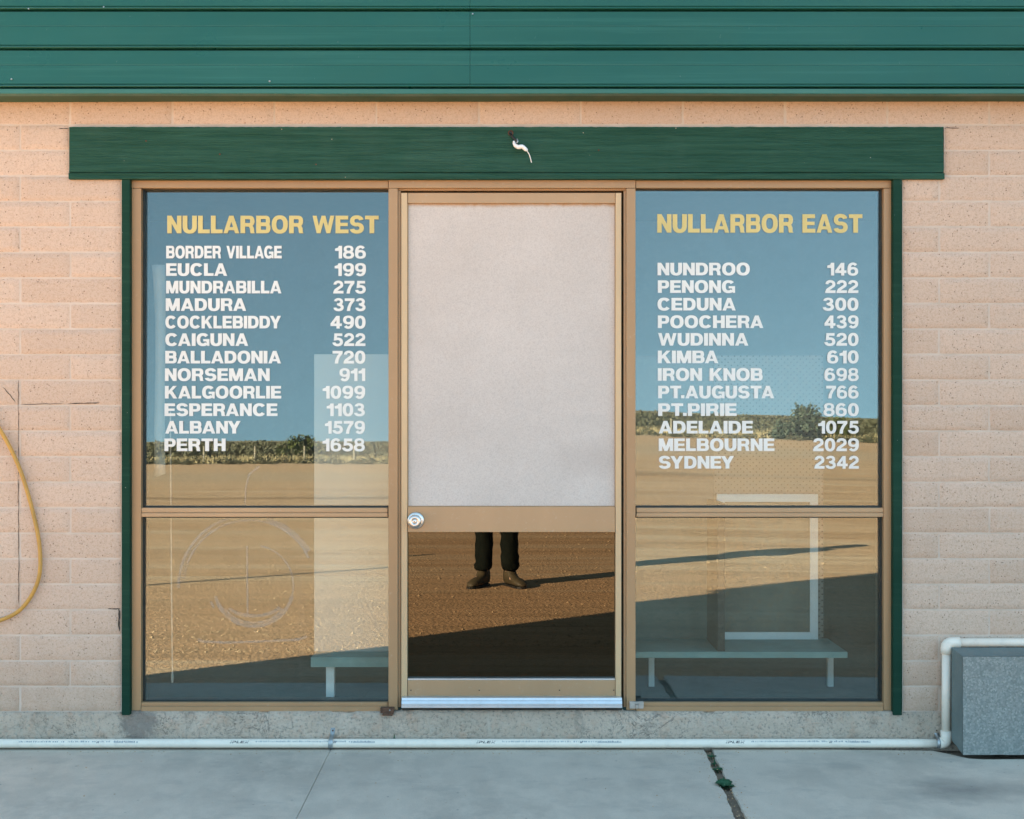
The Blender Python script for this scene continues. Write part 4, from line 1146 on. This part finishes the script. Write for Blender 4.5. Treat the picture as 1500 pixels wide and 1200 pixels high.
# trousers: two lofted legs and a seat
bm = NB()
def wr(p, amp=.006, fq=26):
    return Vector((p.x+amp*noise.noise(p*fq), p.y+amp*noise.noise(p*fq+Vector((7, 0, 0))), p.z))
for s in (-1, 1):
    rr = []
    hem = .112*s
    prof = [(.128, .055, .062, hem), (.145, .068, .072, hem), (.17, .075, .076, .108*s), (.20, .069, .072, .107*s), (.24, .075, .077, .106*s), (.28, .071, .075, .106*s), (.34, .075, .078, .104*s), (.40, .070, .075, .104*s), (.44, .074, .078, .104*s), (.50, .075, .080, .103*s), (.58, .074, .080, .101*s), (.70, .085, .092, .098*s), (.80, .093, .102, .095*s), (.90, .098, .115, .090*s)]
    for z, a, b, cx in prof:
        rr.append([wr(p, .012 if z < .5 else .006) for p in ell((cx, -.012+.02*min(1, z/.5), z), a, b, 28)])
    loft(bm, rr)
loft(bm, [ell((0, 0, z), a, b, 28) for z, a, b in ((.80, .12, .11), (.88, .185, .125), (.96, .175, .12), (1.04, .158, .108), (1.06, .155, .105))])
obj('trousers', bm, M['cloth'], per, smooth=True, world=False)
bm = NB()
loft(bm, [[wr(p, .006, 12) for p in ell((0, yy, z), a, b, 28)] for z, a, b, yy in ((.93, .185, .130, 0), (1.02, .178, .122, 0), (1.15, .172, .118, 0), (1.30, .190, .130, -.005), (1.40, .185, .118, -.005), (1.46, .125, .085, 0), (1.51, .075, .072, .01), (1.52, .068, .068, .012))])
for s in (-1, 1):
    tube(bm, catmull([(.150*s, -.005, 1.425), (.205*s, -.01, 1.33), (.248*s, -.005, 1.16), (.19*s, .08, 1.165), (.122*s, .142, 1.182)], 6), [.072]*7+[.062]*6+[.056]*6+[.048]*6, 16)
obj('jacket', bm, M['jacket'], per, smooth=True, world=False)
bm = NB()
for k, (z, a, b, yy) in enumerate(((1.585, .080, .06, -.035), (1.64, .088, .085, -.015), (1.70, .086, .095, .005), (1.745, .070, .082, .015), (1.768, .035, .045, .018))):
    pass
loft(bm, [ell((0, yy, z), a, b, 24) for z, a, b, yy in ((1.575, .070, .055, -.035), (1.64, .084, .085, -.012), (1.70, .083, .098, .008), (1.745, .066, .085, .015), (1.768, .030, .045, .015))])
obj('hair', bm, M['hair'], per, smooth=True, world=False)
bm = NB()
loft(bm, [ell((0, y, z), a, a*1.2, 10) for y, z, a in ((.112, 1.655, .006), (.122, 1.635, .011), (.128, 1.618, .015), (.118, 1.608, .012))]); obj('nose', bm, M['skin'], per, smooth=True, world=False)
for s in (-1, 1):
    bm = NB(); bmesh.ops.create_uvsphere(bm, u_segments=12, v_segments=8, radius=.0115, matrix=Matrix.Translation((.031*s, .103, 1.655))); obj('eye', bm, M['framewhite'], per, smooth=True, world=False)
    bm = NB(); bmesh.ops.create_uvsphere(bm, u_segments=12, v_segments=8, radius=.028, matrix=Matrix.Translation((.084*s, .015, 1.635)) @ Matrix.Diagonal((.35, .7, 1.1, 1))); obj('ear', bm, M['skin'], per, smooth=True, world=False)
bm = NB(); tube(bm, catmull([(-.022, .108, 1.585), (0, .115, 1.583), (.022, .108, 1.585)], 4), .0045, 6); obj('mouth', bm, M['rust'], per, smooth=True, world=False)
# boots, toes turned out
for s, rot in ((-1, R(27)), (1, R(-30))):
    bm = NB(); rings = []
    c0 = Vector((.108*s, -.015, 0))
    for y, zt_, w, zb in ((-.055, .075, .022, .012), (-.045, .15, .040, .012), (-.01, .165, .047, .012), (.03, .16, .046, .012), (.065, .105, .044, .012), (.10, .085, .047, .012), (.15, .074, .052, .012), (.195, .062, .047, .012), (.222, .045, .032, .013), (.233, .030, .014, .014)):
        rings.append([(ww, y, zb+(zt_-zb)*t) for ww, t in [(w*math.cos(a)*(1 if math.sin(a) < .2 else (.92 if zt_ < .12 else .95)), .5+.5*math.copysign(abs(math.sin(a))**.7, math.sin(a))) for a in [2*math.pi*k/18 for k in range(18)]]])
    rot_m = Matrix.Rotation(rot, 4, 'Z')
    rings = [[c0 + rot_m @ Vector(p) for p in r_] for r_ in rings]
    loft(bm, rings); b = obj('boot', bm, M['boot'], per, smooth=True, world=False)
    bm = NB(); top = []; 
    outl = [(-.052, .024), (-.045, .036), (0, .042), (.06, .041), (.11, .049), (.16, .054), (.2, .048), (.228, .03), (.240, .006)]
    pl = [(w, y) for y, w in outl] + [(-w, y) for y, w in outl[::-1]]
    for z in (0, .016): top.append([c0+rot_m @ Vector((x, y, z)) for x, y in pl])
    loft(bm, top); o = obj('sole', bm, M['black']); o.parent = b
# camera held at the waist (behind the viewpoint)
cmr = thing('film_camera', 'black box film camera held at waist height by the person', 'camera', (PX+.0, PYY, 0))
cmr.location = (PX, PYY, GZ)
bm = NB(); box(bm, -.055, .055, .150, .232, 1.165, 1.262); obj('camera_body', bm, M['black'], cmr, bevel=.006, world=False)
bm = NB(); tube(bm, [(0, .231, 1.21), (0, .25, 1.21)], [.036, .034], 24); obj('lens', bm, M['black'], cmr, world=False)
bm = NB(); box(bm, -.045, .045, .155, .225, 1.2622, 1.285); obj('viewfinder_hood', bm, M['black'], cmr, bevel=.003, world=False)

# ------------------------------------------------------------------ the plain behind the photographer
def shrub(V, Fc, r_, cx, cy, rad, h, n, leaf, z0=GZ):
    for i in range(n):
        a = r_.random()*6.28; u = r_.random()**.5; t = r_.random()
        prof = math.sin(math.pi*min(1, .18+.75*t))
        wob = 1+.25*math.sin(a*3+cx)+.15*math.sin(a*5+t*6)
        x = cx+rad*u*prof*math.cos(a)*wob; y = cy+rad*u*prof*math.sin(a)*wob; z = z0+h*t*(.85+.25*math.sin(a*2+cy))
        s = leaf*r_.uniform(.5, 1.3)
        d = Vector((r_.gauss(0, 1), r_.gauss(0, 1), r_.gauss(.4, .8))).normalized(); e = d.orthogonal().normalized()*s*.5; g_ = d*s
        o = len(V); p = Vector((x, y, max(z, z0)))
        V += [tuple(p-e*.6), tuple(p+g_*.5-e), tuple(p+g_), tuple(p+g_*.4+e)]; Fc.append((o, o+1, o+2, o+3))
def wedge_x(r_, d):
    m_ = .34*(d+4.85)
    while True:
        x = r_.uniform(-m_, m_)
        if abs(x) > .075*(d+4.85): return x
r_ = random.Random(5); V, Fc = [], []
for i in range(150):                                     # low dark bushes on the yard's edge
    d = r_.uniform(60.5, 65.5); shrub(V, Fc, r_, wedge_x(r_, d), -d, r_.uniform(.25, .8), r_.uniform(.14, .42), 50, .10)
for i in range(1000):
    d = 80+300*r_.random()**1.6; s = 1+.25*r_.random()
    shrub(V, Fc, r_, wedge_x(r_, d), -d, r_.uniform(.5, 1.9)*s, r_.uniform(.35, 1.0)*s, 50, .13+.0011*d)
tag(obj('scrub', (V, [], Fc), M['scrub']), 'low grey green saltbush scrub covering the plain beyond the gravel', 'scrub', kind='stuff')
V, Fc = [], []
for i in range(9000):
    d = r_.uniform(63.5, 82); x = wedge_x(r_, d)
    if noise.noise(Vector((x*.25, d*.25, 0))) < -.25: continue
    h = r_.uniform(.12, .42); a = r_.random()*6.28; w = .035; dx, dy = math.cos(a)*w, math.sin(a)*w
    o = len(V); V += [(x-dx, -d-dy, GZ), (x+dx, -d+dy, GZ), (x+r_.gauss(0, .12), -d+r_.gauss(0, .12), GZ+h)]; Fc.append((o, o+1, o+2))
tag(obj('dry_grass', (V, [], Fc), M['straw']), 'pale dry grass growing between the gravel yard and the scrub', 'grass', kind='stuff')
def bush(name, label, cat, x, d, rad, h, n, leaf, mat, seed):
    b = thing(name, label, cat, (x, -d, GZ)); r2 = random.Random(seed); V, Fc = [], []
    for k in range(9):
        a = r2.random()*6.28; q = r2.uniform(.2, .62)*rad
        shrub(V, Fc, r2, q*math.cos(a), q*math.sin(a), rad*r2.uniform(.4, .6), h*r2.uniform(.6, 1.0), n//9, leaf, 0)
    obj('foliage', (V, [], Fc), mat, b, world=False)
    bm = NB()
    for k in range(6):
        a = k*1.05; tube(bm, [(0, 0, 0), (.25*rad*math.cos(a), .25*rad*math.sin(a), h*.3), (.5*rad*math.cos(a), .5*rad*math.sin(a), h*.7)], [.06, .04, .015], 6)
    obj('stem', bm, M['bark'], b, world=False)
bush('round_bush', 'rounded grey green bush standing on the gravel edge, mirrored in the right window', 'bush', 16.7, 64.5, 1.25, 1.95, 3600, .15, M['bush'], 3)
bush('low_bush', 'low spreading bush beside the rounded bush, mirrored in the right window', 'bush', 15.1, 63.6, .9, 1.0, 1500, .14, M['bush'], 8)
bush('olive_bush', 'tall olive green bush in the scrub, mirrored in the left window', 'bush', -15.1, 84, 1.7, 1.7, 3600, .18, M['gbush'], 12)
bush('olive_bush', 'olive bush at the far right behind the gravel, mirrored in the right window', 'bush', 20.9, 74, 1.4, 1.25, 2200, .17, M['gbush'], 15)
posts = [(-14.4, 64.3), (-11.6, 64.3), (-17.2, 64.3), (-8.8, 64.3), (9.1, 66), (12.5, 66), (6.0, 66)]
for i, (x, d) in enumerate(posts):
    bm = NB(); tube(bm, [(0, 0, -.05), (0, 0, .5), (.01, 0, .95)], [.055, .052, .05], 8)
    o = obj('fence_post', bm, M['wood']); o.location = (x, -d, GZ)
    tag(o, 'pale wooden fence post in the dry grass mirrored in the %s window' % ('left' if x < 0 else 'right'), 'post', 'fence posts mirrored in the %s window' % ('left' if x < 0 else 'right'))
# a slim steel post in the yard whose shadow crosses the left window's reflection
sp = thing('steel_post', 'slim grey steel post out on the sunlit gravel, casting a thin shadow', 'post', (-7.0, -2.75, GZ))
bm = NB(); tube(bm, [(0, 0, -.02), (0, 0, 2.85)], .038, 12); obj('shaft', bm, M['galv'], sp, world=False)
bm = NB(); tube(bm, [(0, 0, 2.85), (0, 0, 2.88)], [.03, .022], 12); obj('cap', bm, M['galv'], sp, world=False)
bm = NB(); tube(bm, [(0, 0, .0), (0, 0, .03)], [.12, .11], 16); obj('base_collar', bm, M['plinth'], sp, world=False)

# loose grit swept against the pipe and into the joint
def grit(n, seed):
    r = random.Random(seed); V = []; Fc = []
    fs = [(0,2,4),(2,1,4),(1,3,4),(3,0,4)]
    for i in range(n):
        q = r.random()
        if q < .45: x, y = r.uniform(-2.3, 2.3), -.055-.05*r.random()**2
        elif q < .8: y = -.05-.9*r.random(); x = crack_at(y)+r.gauss(0, .03)
        else: x, y = r.uniform(-2.3, 2.3), -.06-.8*r.random()
        s_ = r.choice((.0012, .0016, .002, .0028))*r.uniform(.7, 1.3); a = r.random()*6.28; o = len(V)
        for bx, by, bz in ((-1,0,0),(1,0,0),(0,-1,0),(0,1,0),(0,0,1)):
            k = s_*r.uniform(.7, 1.3)
            V.append((x+k*(bx*math.cos(a)-by*math.sin(a)), y+k*(bx*math.sin(a)+by*math.cos(a)), k*bz*.9))
        Fc += [tuple(o+k for k in f) for f in fs]
    return V, [], Fc
tag(obj('grit', grit(620, 21), M['stone']), 'fine loose grit scattered over the concrete pavement', 'grit', kind='stuff')
